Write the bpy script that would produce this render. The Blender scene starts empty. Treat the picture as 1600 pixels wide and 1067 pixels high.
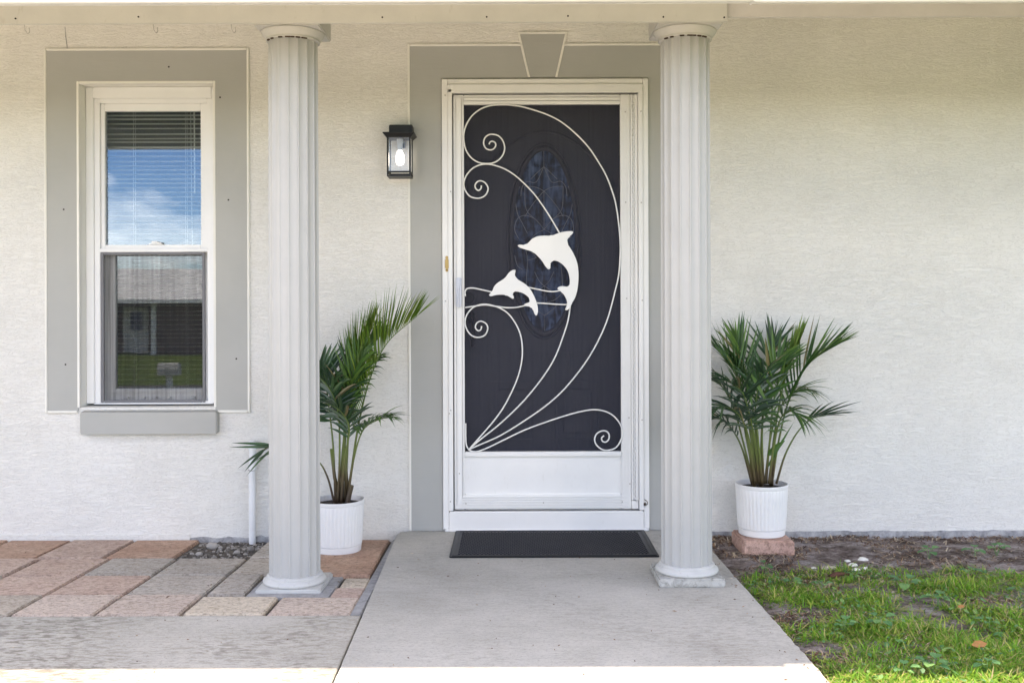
import bpy, bmesh, math, random
from mathutils import Vector, Matrix, noise
import numpy as np

R = math.radians
SC = bpy.context.scene
COL = SC.collection
random.seed(7)

# ------------------------------------------------------------------ camera, sky, sun, exposure
H = 1.12          # eye height (m)
D = 4.85          # camera to the wall (m)
F = 1528.0        # focal length in photograph pixels (1600 wide)
cam_data = bpy.data.cameras.new("camera")
cam = bpy.data.objects.new("camera", cam_data)
COL.objects.link(cam)
cam.location = (0, -D, H)
cam.rotation_euler = (R(90), R(0.2), 0)
cam_data.sensor_width = 36
cam_data.lens = 36 * F / 1600
cam_data.shift_y = -58.5 / 1600
cam_data.clip_end = 2000
SC.camera = cam

SUN_EL, SUN_STR, SKY_STR, EXPO = 82.6, 2.0, 0.15, 2.02
world = bpy.data.worlds.new("World")
SC.world = world
world.use_nodes = True
wn, wl = world.node_tree.nodes, world.node_tree.links
wn.clear()
sky = wn.new("ShaderNodeTexSky")
sky.sky_type = 'NISHITA'
sky.sun_disc = False
sky.sun_elevation = R(SUN_EL)
sky.sun_rotation = 0.0
sky.air_density = 0.7
sky.altitude = 1500
sky.dust_density = 0.25
sky.ozone_density = 2.0
tc = wn.new("ShaderNodeTexCoord")
mp = wn.new("ShaderNodeMapping")
mp.inputs['Scale'].default_value = (1.0, 1.0, 2.6)
mp.inputs['Location'].default_value = (9.3, -2.0, 0.4)
cn = wn.new("ShaderNodeTexNoise")
cn.inputs['Scale'].default_value = 2.3
cn.inputs['Detail'].default_value = 8
cn.inputs['Roughness'].default_value = 0.58
cr = wn.new("ShaderNodeMapRange")
cr.inputs['From Min'].default_value = 0.50
cr.inputs['From Max'].default_value = 0.68
cmix = wn.new("ShaderNodeMix")
cmix.data_type = 'RGBA'
cmix.inputs[7].default_value = (15.0, 15.2, 15.6, 1)      # cloud radiance on the sky texture's own scale
bg = wn.new("ShaderNodeBackground")
bg.inputs['Strength'].default_value = SKY_STR
wo = wn.new("ShaderNodeOutputWorld")
wl.new(tc.outputs['Generated'], mp.inputs['Vector'])
wl.new(mp.outputs[0], cn.inputs['Vector'])
wl.new(cn.outputs['Fac'], cr.inputs['Value'])
wl.new(cr.outputs[0], cmix.inputs[0])
hs = wn.new('ShaderNodeHueSaturation')
hs.inputs['Saturation'].default_value = 1.15
wl.new(sky.outputs[0], hs.inputs['Color'])
wl.new(hs.outputs[0], cmix.inputs[6])
wl.new(cmix.outputs[2], bg.inputs['Color'])
wl.new(bg.outputs[0], wo.inputs['Surface'])

sun_data = bpy.data.lights.new("sun", 'SUN')
sun_data.energy = SUN_STR
sun_data.angle = R(0.5)
sun_data.color = (1.0, 0.95, 0.86)
sun = bpy.data.objects.new("sun", sun_data)
COL.objects.link(sun)
sun.location = (0, 2, 12)
sun.rotation_euler = (R(-(90 - SUN_EL)), 0, 0)

vs = SC.view_settings
vs.view_transform = 'Standard'
vs.look = 'None'
vs.gamma = 1
vs.use_curve_mapping = False
vs.exposure = EXPO
try:
    vs.use_white_balance = True
    vs.white_balance_temperature = 8050
    vs.white_balance_tint = 17
except Exception:
    pass
SC.cycles.max_bounces = 8
SC.cycles.diffuse_bounces = 4
SC.cycles.transparent_max_bounces = 12
SC.cycles.caustics_reflective = False
SC.cycles.caustics_refractive = False

# ------------------------------------------------------------------ measuring helpers
def P(px, py, Y=0.0):
    """a photograph pixel -> metres on the vertical plane at depth Y"""
    s = F / (D + Y)
    return Vector(((px - 800) / s, Y, H - (py - 475) / s))

def XZ(px, py, Y=0.0):
    p = P(px, py, Y)
    return p.x, p.z

# ------------------------------------------------------------------ node material helpers
def mat(name, base=(0.5, 0.5, 0.5), rough=0.6, metal=0.0, spec=0.4):
    m = bpy.data.materials.new(name)
    m.use_nodes = True
    b = m.node_tree.nodes['Principled BSDF']
    b.inputs['Base Color'].default_value = (*base, 1)
    b.inputs['Roughness'].default_value = rough
    b.inputs['Metallic'].default_value = metal
    b.inputs['Specular IOR Level'].default_value = spec
    return m

class N:
    """small wrapper for adding nodes to a material"""
    def __init__(s, m):
        s.m, s.t = m, m.node_tree
        s.b = s.t.nodes['Principled BSDF']
    def new(s, kind, **kw):
        n = s.t.nodes.new(kind)
        for k, v in kw.items():
            if k.startswith('i_'):
                n.inputs[k[2:].replace('_', ' ')].default_value = v
            else:
                setattr(n, k, v)
        return n
    def link(s, a, b): s.t.links.new(a, b)
    def coord(s, scale=(1, 1, 1), obj=False):
        c = s.new("ShaderNodeTexCoord")
        g = s.new("ShaderNodeNewGeometry")
        mp_ = s.new("ShaderNodeMapping")
        mp_.inputs['Scale'].default_value = scale
        s.link(c.outputs['Object'] if obj else g.outputs['Position'], mp_.inputs['Vector'])
        return mp_.outputs[0]
    def noise(s, vec, scale=5, detail=4, rough=0.55, dist=0.0):
        n = s.new("ShaderNodeTexNoise")
        n.inputs['Scale'].default_value = scale
        n.inputs['Detail'].default_value = detail
        n.inputs['Roughness'].default_value = rough
        n.inputs['Distortion'].default_value = dist
        s.link(vec, n.inputs['Vector'])
        return n.outputs['Fac']
    def ramp(s, fac, stops):
        r = s.new("ShaderNodeValToRGB")
        e = r.color_ramp.elements
        while len(e) > 1: e.remove(e[-1])
        for i, (p, c) in enumerate(stops):
            el = e[0] if i == 0 else e.new(p)
            el.position = p
            el.color = (*c, 1) if len(c) == 3 else c
        s.link(fac, r.inputs[0])
        return r.outputs[0]
    def mix(s, fac, a, b, mode='MIX'):
        n = s.new("ShaderNodeMix", data_type='RGBA', blend_type=mode)
        if hasattr(fac, 'links'): s.link(fac, n.inputs[0])
        else: n.inputs[0].default_value = fac
        for v, i in ((a, 6), (b, 7)):
            if hasattr(v, 'links'): s.link(v, n.inputs[i])
            else: n.inputs[i].default_value = (*v, 1)
        return n.outputs[2]
    def math(s, op, a, b=None):
        n = s.new("ShaderNodeMath", operation=op)
        for v, i in ((a, 0), (b, 1)):
            if v is None: continue
            if hasattr(v, 'links'): s.link(v, n.inputs[i])
            else: n.inputs[i].default_value = v
        return n.outputs[0]
    def bump(s, height, strength=0.3, dist=0.01, prev=None):
        n = s.new("ShaderNodeBump")
        n.inputs['Strength'].default_value = strength
        n.inputs['Distance'].default_value = dist
        s.link(height, n.inputs['Height'])
        if prev is not None: s.link(prev, n.inputs['Normal'])
        return n.outputs[0]
    def color(s, c): s.link(c, s.b.inputs['Base Color'])
    def normal(s, n): s.link(n, s.b.inputs['Normal'])

M = {}
# white skip-trowelled stucco
m = mat("stucco", rough=0.85, spec=0.2); n = N(m)
v1 = n.coord((15, 15, 60)); v2 = n.coord((1, 1, 1)); v3 = n.coord((45, 45, 110))
a = n.noise(v1, 1.0, 4, 0.6, 1.3)
ridge = n.math('ABSOLUTE', n.math('SUBTRACT', a, 0.5))
ridge = n.math('MINIMUM', n.math('MULTIPLY', ridge, 7.0), 1.0)
b2 = n.noise(v3, 1.0, 3, 0.6, 0.4)
patch = n.noise(v2, 2.2, 3, 0.5)
patch2 = n.ramp(n.noise(n.coord((4, 4, 7)), 1.0, 4, 0.6, 0.6), [(0.36, (0.55, 0.55, 0.55)), (0.64, (1, 1, 1))])
amp = n.math('MULTIPLY', n.math('ADD', n.math('MULTIPLY', patch, 1.0), 0.35), patch2)
fine = n.noise(v2, 260, 3, 0.6)
hgt = n.math('ADD', n.math('MULTIPLY', ridge, amp), n.math('ADD', n.math('MULTIPLY', b2, 0.55), n.math('MULTIPLY', fine, 0.22)))
n.normal(n.bump(hgt, 0.52, 0.005))
col = n.ramp(n.noise(v2, 1.3, 6, 0.65), [(0.3, (0.70, 0.685, 0.645)), (0.7, (0.77, 0.755, 0.715))])
drip = n.ramp(n.noise(n.coord((9, 9, 0.7)), 1.0, 6, 0.7), [(0.30, (0.86, 0.84, 0.80)), (0.44, (1, 1, 1))])
col = n.mix(0.22, col, drip, 'MULTIPLY')
crease = n.ramp(ridge, [(0.0, (0.66, 0.65, 0.63)), (0.22, (1, 1, 1))])
n.color(n.mix(0.5, col, crease, 'MULTIPLY'))
M['stucco'] = m

def painted(name, base, rough=0.5, grain=0.35, vary=0.05, bump=0.12, dirt=0.0):
    m = mat(name, base, rough); n = N(m)
    v = n.coord()
    f = n.noise(v, 6, 6, 0.6)
    lo = tuple(c * (1 - vary) for c in base); hi = tuple(min(1, c * (1 + vary)) for c in base)
    c = n.ramp(f, [(0.3, lo), (0.7, hi)])
    if dirt > 0:
        g = n.noise(n.coord((1, 1, 0.35)), 38, 8, 0.7)
        d = n.ramp(g, [(0.60, (1, 1, 1)), (0.74, (0.62, 0.58, 0.50))])
        c = n.mix(dirt, c, d, 'MULTIPLY')
    n.color(c)
    n.normal(n.bump(n.noise(v, 120, 4, 0.6), bump, 0.002))
    M[name] = m
    return m

painted("trim_white", (0.76, 0.75, 0.72), 0.42, dirt=0.25)
painted("frame_white", (0.80, 0.79, 0.765), 0.32, vary=0.03, bump=0.05, dirt=0.2)
painted("scroll_white", (0.80, 0.79, 0.76), 0.35, vary=0.03, bump=0.1)
painted("vinyl_white", (0.80, 0.80, 0.79), 0.3, vary=0.02, bump=0.03)
painted("handle_white", (0.62, 0.64, 0.70), 0.25, vary=0.02, bump=0.02)
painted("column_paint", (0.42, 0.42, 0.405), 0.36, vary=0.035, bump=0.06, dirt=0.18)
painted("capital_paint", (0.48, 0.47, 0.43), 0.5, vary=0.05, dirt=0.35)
painted("beam_paint", (0.53, 0.525, 0.475), 0.6, vary=0.06, bump=0.3, dirt=0.35)
painted("gutter_white", (0.72, 0.71, 0.67), 0.3, vary=0.03, bump=0.05, dirt=0.3)
painted("fascia_grey", (0.55, 0.53, 0.50), 0.65, vary=0.07, bump=0.3, dirt=0.35)
painted("soffit_cream", (0.72, 0.69, 0.60), 0.7)
painted("bead_cream", (0.78, 0.765, 0.71), 0.7, vary=0.04, bump=0.3)
painted("pot_white", (0.76, 0.76, 0.755), 0.38, vary=0.03, bump=0.03, dirt=0.25)
painted("pipe_white", (0.72, 0.73, 0.73), 0.4, vary=0.05, dirt=0.4)
painted("black_metal", (0.012, 0.012, 0.013), 0.45, vary=0.1, bump=0.15)
painted("hardware_black", (0.008, 0.008, 0.009), 0.35)
painted("screw_steel", (0.45, 0.43, 0.40), 0.45)
painted("rust_dark", (0.07, 0.045, 0.03), 0.8)
painted("hole_dark", (0.03, 0.028, 0.025), 0.9)
painted("brass", (0.52, 0.36, 0.13), 0.4, vary=0.15)
painted("blind_white", (0.74, 0.735, 0.70), 0.5, vary=0.02)
painted("door_charcoal", (0.062, 0.066, 0.084), 0.6, vary=0.04, bump=0.08)
painted("came_lead", (0.46, 0.49, 0.55), 0.4)
painted("room_dark", (0.10, 0.09, 0.075), 0.9)
painted("shell_white", (0.78, 0.76, 0.70), 0.6, vary=0.1)
painted("house_brick", (0.16, 0.12, 0.10), 0.9, vary=0.2)
painted("roof_tile_pale", (0.78, 0.77, 0.75), 0.8, vary=0.15)
painted("shingle_roof", (0.20, 0.18, 0.16), 0.9, vary=0.2)

# grey painted smooth band
m = mat("band_grey", rough=0.75, spec=0.2); n = N(m)
c = n.ramp(n.noise(n.coord(), 3, 5, 0.6), [(0.3, (0.385, 0.385, 0.362)), (0.7, (0.415, 0.415, 0.392))])
n.color(c)
hb = n.math('ADD', n.noise(n.coord((9, 9, 55)), 1, 4, 0.6, 0.5), n.math('MULTIPLY', n.noise(n.coord(), 200, 3), 0.3))
n.normal(n.bump(hb, 0.22, 0.004)); M['band_grey'] = m

# bare rendered footing
m = mat("footing", rough=0.95, spec=0.1); n = N(m)
c = n.ramp(n.noise(n.coord(), 22, 8, 0.7), [(0.35, (0.22, 0.22, 0.225)), (0.55, (0.40, 0.40, 0.405)), (0.75, (0.60, 0.59, 0.58))])
n.color(c); n.normal(n.bump(n.noise(n.coord(), 70, 6, 0.7), 0.7, 0.01)); M['footing'] = m

# concrete, broomed
def concrete(name, lo, hi, streak=0.5, worn=False):
    m = mat(name, rough=0.88, spec=0.2); n = N(m)
    v = n.coord()
    c = n.ramp(n.noise(v, 2.4, 8, 0.62), [(0.3, lo), (0.7, hi)])
    st = n.noise(n.coord((9.0, 90, 9)), 1.0, 6, 0.7, 0.5)
    c = n.mix(streak, c, n.ramp(st, [(0.28, (0.74, 0.73, 0.71)), (0.5, (1, 1, 1)), (0.75, (1.0, 1.0, 0.99))]), 'MULTIPLY')
    blot = n.noise(n.coord((1, 1.6, 1)), 1.1, 7, 0.7, 0.4)
    c = n.mix(0.75, c, n.ramp(blot, [(0.36, (0.80, 0.795, 0.78)), (0.52, (1, 1, 1))]), 'MULTIPLY')
    sk = n.noise(n.coord((70, 120, 70)), 1, 3, 0.7)
    c = n.mix(0.7, c, n.ramp(sk, [(0.33, (0.74, 0.73, 0.71)), (0.47, (1, 1, 1)), (0.68, (1.10, 1.10, 1.09))]), 'MULTIPLY')
    sp = n.noise(v, 170, 3, 0.7)
    c = n.mix(0.8, c, n.ramp(sp, [(0.3, (0.55, 0.53, 0.50)), (0.42, (1, 1, 1))]), 'MULTIPLY')
    rub = n.noise(n.coord((22, 62, 22)), 1.0, 3, 0.6, 0.6)
    rk = n.noise(v, 1.7, 4, 0.6)
    c = n.mix(n.math('MULTIPLY', n.ramp(rk, [(0.40, (0, 0, 0)), (0.62, (1, 1, 1))]), 0.95 if worn else 0.40), c, n.mix(1.0, c, n.ramp(rub, [(0.40, (0.56, 0.54, 0.51)), (0.52, (1.0, 1.0, 1.0)), (0.66, (1.1, 1.1, 1.09))]), 'MULTIPLY'))
    gr = n.noise(n.coord((26, 60, 26)), 1.0, 4, 0.75)
    c = n.mix(0.75, c, n.ramp(gr, [(0.285, (0.32, 0.31, 0.29)), (0.36, (1, 1, 1))]), 'MULTIPLY')
    n.color(c)
    hb = n.math('ADD', n.math('MULTIPLY', st, 0.6), n.math('ADD', n.math('MULTIPLY', sp, 0.4), n.math('MULTIPLY', n.noise(v, 35, 5), 0.5)))
    n.normal(n.bump(hb, 0.35, 0.006)); M[name] = m
concrete("concrete", (0.435, 0.418, 0.38), (0.505, 0.487, 0.445))
concrete("concrete_worn", (0.405, 0.385, 0.34), (0.515, 0.49, 0.442), 0.8, True)

concrete("concrete_pale", (0.64, 0.58, 0.485), (0.72, 0.66, 0.56))

m = mat("mortar", rough=0.95, spec=0.1); n = N(m)
n.color(n.ramp(n.noise(n.coord(), 30, 7, 0.7), [(0.3, (0.24, 0.24, 0.24)), (0.7, (0.42, 0.42, 0.42))]))
n.normal(n.bump(n.noise(n.coord(), 90, 5, 0.7), 0.5, 0.006)); M['mortar'] = m

painted("joint_sand", (0.10, 0.085, 0.07), 1.0, vary=0.4, bump=1.0)
def paver_mat(name, lo, hi, speck=(0.35, 0.33, 0.31)):
    m = mat(name, rough=0.9, spec=0.15); n = N(m)
    oi = n.new("ShaderNodeObjectInfo")
    v = n.coord()
    big = n.noise(v, 7, 6, 0.65)
    c = n.ramp(big, [(0.3, lo), (0.7, hi)])
    c = n.mix(0.5, c, n.ramp(oi.outputs['Random'], [(0, (0.82, 0.82, 0.82)), (1, (1.1, 1.08, 1.05))]), 'MULTIPLY')
    st = n.noise(n.coord((10, 24, 10)), 1.5, 6, 0.75)
    c = n.mix(0.8, c, n.ramp(st, [(0.34, (0.66, 0.63, 0.60)), (0.46, (1, 1, 1))]), 'MULTIPLY')
    cz = n.noise(n.coord((48, 80, 48)), 1, 3, 0.7, 0.4)
    c = n.mix(0.85, c, n.ramp(cz, [(0.36, (0.58, 0.56, 0.54)), (0.5, (1, 1, 1)), (0.68, (1.14, 1.13, 1.12))]), 'MULTIPLY')
    sp = n.noise(v, 150, 3, 0.75)
    c = n.mix(0.9, c, n.ramp(sp, [(0.3, (0.62, 0.59, 0.57)), (0.45, (1, 1, 1)), (0.7, (1.12, 1.1, 1.08))]), 'MULTIPLY')
    n.color(c)
    n.normal(n.bump(n.math('ADD', sp, n.noise(v, 28, 5, 0.7)), 0.55, 0.006)); M[name] = m
paver_mat("paver_terracotta", (0.42, 0.265, 0.195), (0.51, 0.36, 0.275))
paver_mat("paver_pink", (0.47, 0.345, 0.285), (0.55, 0.43, 0.365))
paver_mat("paver_rosy", (0.52, 0.425, 0.365), (0.6, 0.51, 0.44))
paver_mat("paver_cream", (0.53, 0.46, 0.37), (0.61, 0.54, 0.45))
paver_mat("paver_grey", (0.42, 0.38, 0.335), (0.5, 0.46, 0.41))
paver_mat("paver_tan", (0.46, 0.4, 0.335), (0.54, 0.48, 0.41))
paver_mat("brick_red", (0.44, 0.28, 0.23), (0.54, 0.37, 0.31))

# soil, debris, grass, leaves
m = mat("soil", rough=1.0, spec=0.05); n = N(m)
c = n.ramp(n.noise(n.coord(), 9, 9, 0.72), [(0.34, (0.10, 0.075, 0.062)), (0.48, (0.27, 0.22, 0.20)), (0.66, (0.58, 0.52, 0.50))])
c = n.mix(0.9, c, n.ramp(n.noise(n.coord((40, 75, 40)), 1, 4, 0.7), [(0.36, (0.42, 0.40, 0.38)), (0.52, (1, 1, 1)), (0.7, (1.2, 1.2, 1.2))]), 'MULTIPLY')
n.color(c)
n.normal(n.bump(n.math('ADD', n.noise(n.coord(), 60, 8, 0.75), n.noise(n.coord(), 220, 4, 0.7)), 0.8, 0.02)); M['soil'] = m

def island_mat(name, stops, rough=0.6, trans=0.0, spec=0.3):
    m = mat(name, rough=rough, spec=spec); n = N(m)
    g = n.new("ShaderNodeNewGeometry")
    c = n.ramp(g.outputs['Random Per Island'], stops)
    v = n.noise(n.coord(), 14, 3, 0.6)
    c = n.mix(0.6, c, n.ramp(v, [(0.3, (0.7, 0.7, 0.7)), (0.7, (1.15, 1.15, 1.1))]), 'MULTIPLY')
    n.color(c)
    if trans > 0:
        t = n.new("ShaderNodeBsdfTranslucent")
        n.link(c, t.inputs['Color'])
        mx = n.new("ShaderNodeMixShader")
        mx.inputs[0].default_value = trans
        out = m.node_tree.nodes['Material Output']
        n.link(n.b.outputs[0], mx.inputs[1]); n.link(t.outputs[0], mx.inputs[2])
        n.link(mx.outputs[0], out.inputs['Surface'])
    M[name] = m
island_mat("grass_blade", [(0.0, (0.11, 0.29, 0.03)), (0.40, (0.19, 0.42, 0.045)), (0.68, (0.32, 0.50, 0.06)), (0.84, (0.50, 0.50, 0.13)), (1.0, (0.58, 0.46, 0.26))], 0.6, 0.4)
island_mat("mulch_straw", [(0.0, (0.06, 0.032, 0.022)), (0.4, (0.17, 0.085, 0.05)), (0.65, (0.33, 0.22, 0.14)), (0.85, (0.46, 0.36, 0.25)), (1.0, (0.6, 0.52, 0.42))], 0.9)
island_mat("weed_leaf", [(0.0, (0.08, 0.22, 0.08)), (0.6, (0.15, 0.33, 0.12)), (1.0, (0.25, 0.40, 0.11))], 0.5, 0.25)
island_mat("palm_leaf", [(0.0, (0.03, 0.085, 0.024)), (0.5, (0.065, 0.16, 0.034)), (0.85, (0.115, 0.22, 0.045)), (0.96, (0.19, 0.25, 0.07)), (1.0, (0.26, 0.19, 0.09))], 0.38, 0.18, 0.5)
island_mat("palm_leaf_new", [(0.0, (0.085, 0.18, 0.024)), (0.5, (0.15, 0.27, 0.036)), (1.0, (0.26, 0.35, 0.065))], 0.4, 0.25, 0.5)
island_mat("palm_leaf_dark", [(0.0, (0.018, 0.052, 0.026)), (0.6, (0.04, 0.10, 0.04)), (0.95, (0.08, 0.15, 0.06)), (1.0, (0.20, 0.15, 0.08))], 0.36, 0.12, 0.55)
island_mat("gravel", [(0.0, (0.07, 0.06, 0.052)), (0.5, (0.17, 0.155, 0.14)), (1.0, (0.40, 0.38, 0.36))], 0.9)
island_mat("dry_leaf", [(0.0, (0.42, 0.19, 0.07)), (1.0, (0.50, 0.24, 0.09))], 0.8, 0.1)
island_mat("bark_brown", [(0.0, (0.10, 0.045, 0.03)), (1.0, (0.16, 0.07, 0.045))], 0.9)

m = mat("palm_stem", rough=0.5); n = N(m)
tcz = n.new("ShaderNodeSeparateXYZ"); g = n.new("ShaderNodeNewGeometry"); n.link(g.outputs['Position'], tcz.inputs[0])
zz = n.math('ADD', tcz.outputs['Z'], n.math('MULTIPLY', n.noise(n.coord((30, 30, 4)), 1, 3), 0.16))
n.color(n.ramp(zz, [(0.30, (0.055, 0.036, 0.022)), (0.40, (0.10, 0.075, 0.032)), (0.50, (0.13, 0.17, 0.045)), (0.75, (0.09, 0.15, 0.035))])); M['palm_stem'] = m

m = mat("rubber", (0.010, 0.0105, 0.012), 0.45, spec=0.36); n = N(m)
n.color(n.ramp(n.noise(n.coord(), 18, 5), [(0.3, (0.006, 0.006, 0.0075)), (0.75, (0.014, 0.014, 0.016))]))
n.normal(n.bump(n.noise(n.coord(), 250, 3), 0.2, 0.002)); M['rubber'] = m

m = mat("lawn", rough=0.95, spec=0.1); n = N(m)
c = n.ramp(n.noise(n.coord(), 0.9, 8, 0.7), [(0.3, (0.06, 0.10, 0.018)), (0.55, (0.10, 0.145, 0.03)), (0.75, (0.16, 0.18, 0.05))])
c = n.mix(0.6, c, n.ramp(n.noise(n.coord(), 40, 4, 0.7), [(0.3, (0.55, 0.55, 0.5)), (0.6, (1.1, 1.1, 1.0))]), 'MULTIPLY')
n.color(c); n.normal(n.bump(n.noise(n.coord(), 60, 5, 0.7), 0.8, 0.03)); M['lawn'] = m
m = mat("asphalt", rough=0.9); n = N(m)
n.color(n.ramp(n.noise(n.coord(), 5, 8, 0.7), [(0.3, (0.06, 0.058, 0.055)), (0.7, (0.10, 0.097, 0.092))])); M['asphalt'] = m

def see_through(name, dark, clear, rough=0.9):
    """woven insect screen: part thread, part opening"""
    m = bpy.data.materials.new(name); m.use_nodes = True
    t = m.node_tree; t.nodes.clear()
    o = t.nodes.new("ShaderNodeOutputMaterial"); mx = t.nodes.new("ShaderNodeMixShader")
    tr = t.nodes.new("ShaderNodeBsdfTransparent"); df = t.nodes.new("ShaderNodeBsdfPrincipled")
    df.inputs['Base Color'].default_value = (*dark, 1); df.inputs['Roughness'].default_value = rough; df.inputs['Specular IOR Level'].default_value = 0.12
    geo = t.nodes.new("ShaderNodeNewGeometry"); mpn = t.nodes.new("ShaderNodeMapping")
    mpn.inputs['Scale'].default_value = (85, 1, 2.0); t.links.new(geo.outputs['Position'], mpn.inputs[0])
    ns = t.nodes.new("ShaderNodeTexNoise"); ns.inputs['Scale'].default_value = 1.0; ns.inputs['Detail'].default_value = 3
    t.links.new(mpn.outputs[0], ns.inputs['Vector'])
    mpr = t.nodes.new("ShaderNodeMapRange")
    mpr.inputs['From Min'].default_value = 0.3; mpr.inputs['From Max'].default_value = 0.7
    mpr.inputs['To Min'].default_value = 1 - clear - 0.09; mpr.inputs['To Max'].default_value = 1 - clear + 0.09
    t.links.new(ns.outputs['Fac'], mpr.inputs['Value']); t.links.new(mpr.outputs[0], mx.inputs[0])
    t.links.new(tr.outputs[0], mx.inputs[1]); t.links.new(df.outputs[0], mx.inputs[2]); t.links.new(mx.outputs[0], o.inputs[0])
    M[name] = m
see_through("door_screen", (0.046, 0.046, 0.060), 0.50)
see_through("window_screen", (0.030, 0.030, 0.034), 0.74)

def pane(name, refl, tint=(0.93, 0.96, 0.95), rough=0.0, gloss=(1, 1, 1)):
    m = bpy.data.materials.new(name); m.use_nodes = True
    t = m.node_tree; t.nodes.clear()
    o = t.nodes.new("ShaderNodeOutputMaterial"); mx = t.nodes.new("ShaderNodeMixShader")
    tr = t.nodes.new("ShaderNodeBsdfTransparent"); gl = t.nodes.new("ShaderNodeBsdfGlossy")
    tr.inputs[0].default_value = (*tint, 1); gl.inputs['Roughness'].default_value = rough
    gl.inputs['Color'].default_value = (*gloss, 1)
    lw = t.nodes.new("ShaderNodeFresnel"); lw.inputs[0].default_value = 1.5
    ad = t.nodes.new("ShaderNodeMath"); ad.operation = 'ADD'; ad.inputs[1].default_value = refl - 0.04; ad.use_clamp = True
    t.links.new(lw.outputs[0], ad.inputs[0]); t.links.new(ad.outputs[0], mx.inputs[0])
    geo = t.nodes.new("ShaderNodeNewGeometry"); ns = t.nodes.new("ShaderNodeTexNoise"); ns.inputs['Scale'].default_value = 3.0
    t.links.new(geo.outputs['Position'], ns.inputs['Vector'])
    bp = t.nodes.new("ShaderNodeBump"); bp.inputs['Strength'].default_value = 0.02; bp.inputs['Distance'].default_value = 0.01
    t.links.new(ns.outputs['Fac'], bp.inputs['Height']); t.links.new(bp.outputs[0], gl.inputs['Normal'])
    t.links.new(tr.outputs[0], mx.inputs[1]); t.links.new(gl.outputs[0], mx.inputs[2]); t.links.new(mx.outputs[0], o.inputs[0])
    M[name] = m
pane("window_glass", 0.10, gloss=(0.72, 0.86, 1.0))
pane("lower_glass", 0.19, gloss=(0.88, 0.95, 1.0))
pane("lantern_glass", 0.12, (0.80, 0.84, 0.88), 0.12)

# bevelled door glass: dark curtain folds, blue sky reflection painted into the colour
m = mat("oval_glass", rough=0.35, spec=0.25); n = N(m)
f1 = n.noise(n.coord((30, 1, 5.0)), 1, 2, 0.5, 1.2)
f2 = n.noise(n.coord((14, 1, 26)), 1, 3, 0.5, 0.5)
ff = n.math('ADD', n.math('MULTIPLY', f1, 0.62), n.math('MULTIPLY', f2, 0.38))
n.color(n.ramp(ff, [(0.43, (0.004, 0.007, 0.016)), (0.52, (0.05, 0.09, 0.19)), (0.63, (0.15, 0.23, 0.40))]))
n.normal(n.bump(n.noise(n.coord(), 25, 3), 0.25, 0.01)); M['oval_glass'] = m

def emitter(name, colr, strength):
    m = mat(name, (0.9, 0.9, 0.9)); b = m.node_tree.nodes['Principled BSDF']
    b.inputs['Emission Color'].default_value = (*colr, 1); b.inputs['Emission Strength'].default_value = strength
    M[name] = m
emitter("lit_bulb", (1.0, 0.97, 0.9), 1.7)

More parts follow.
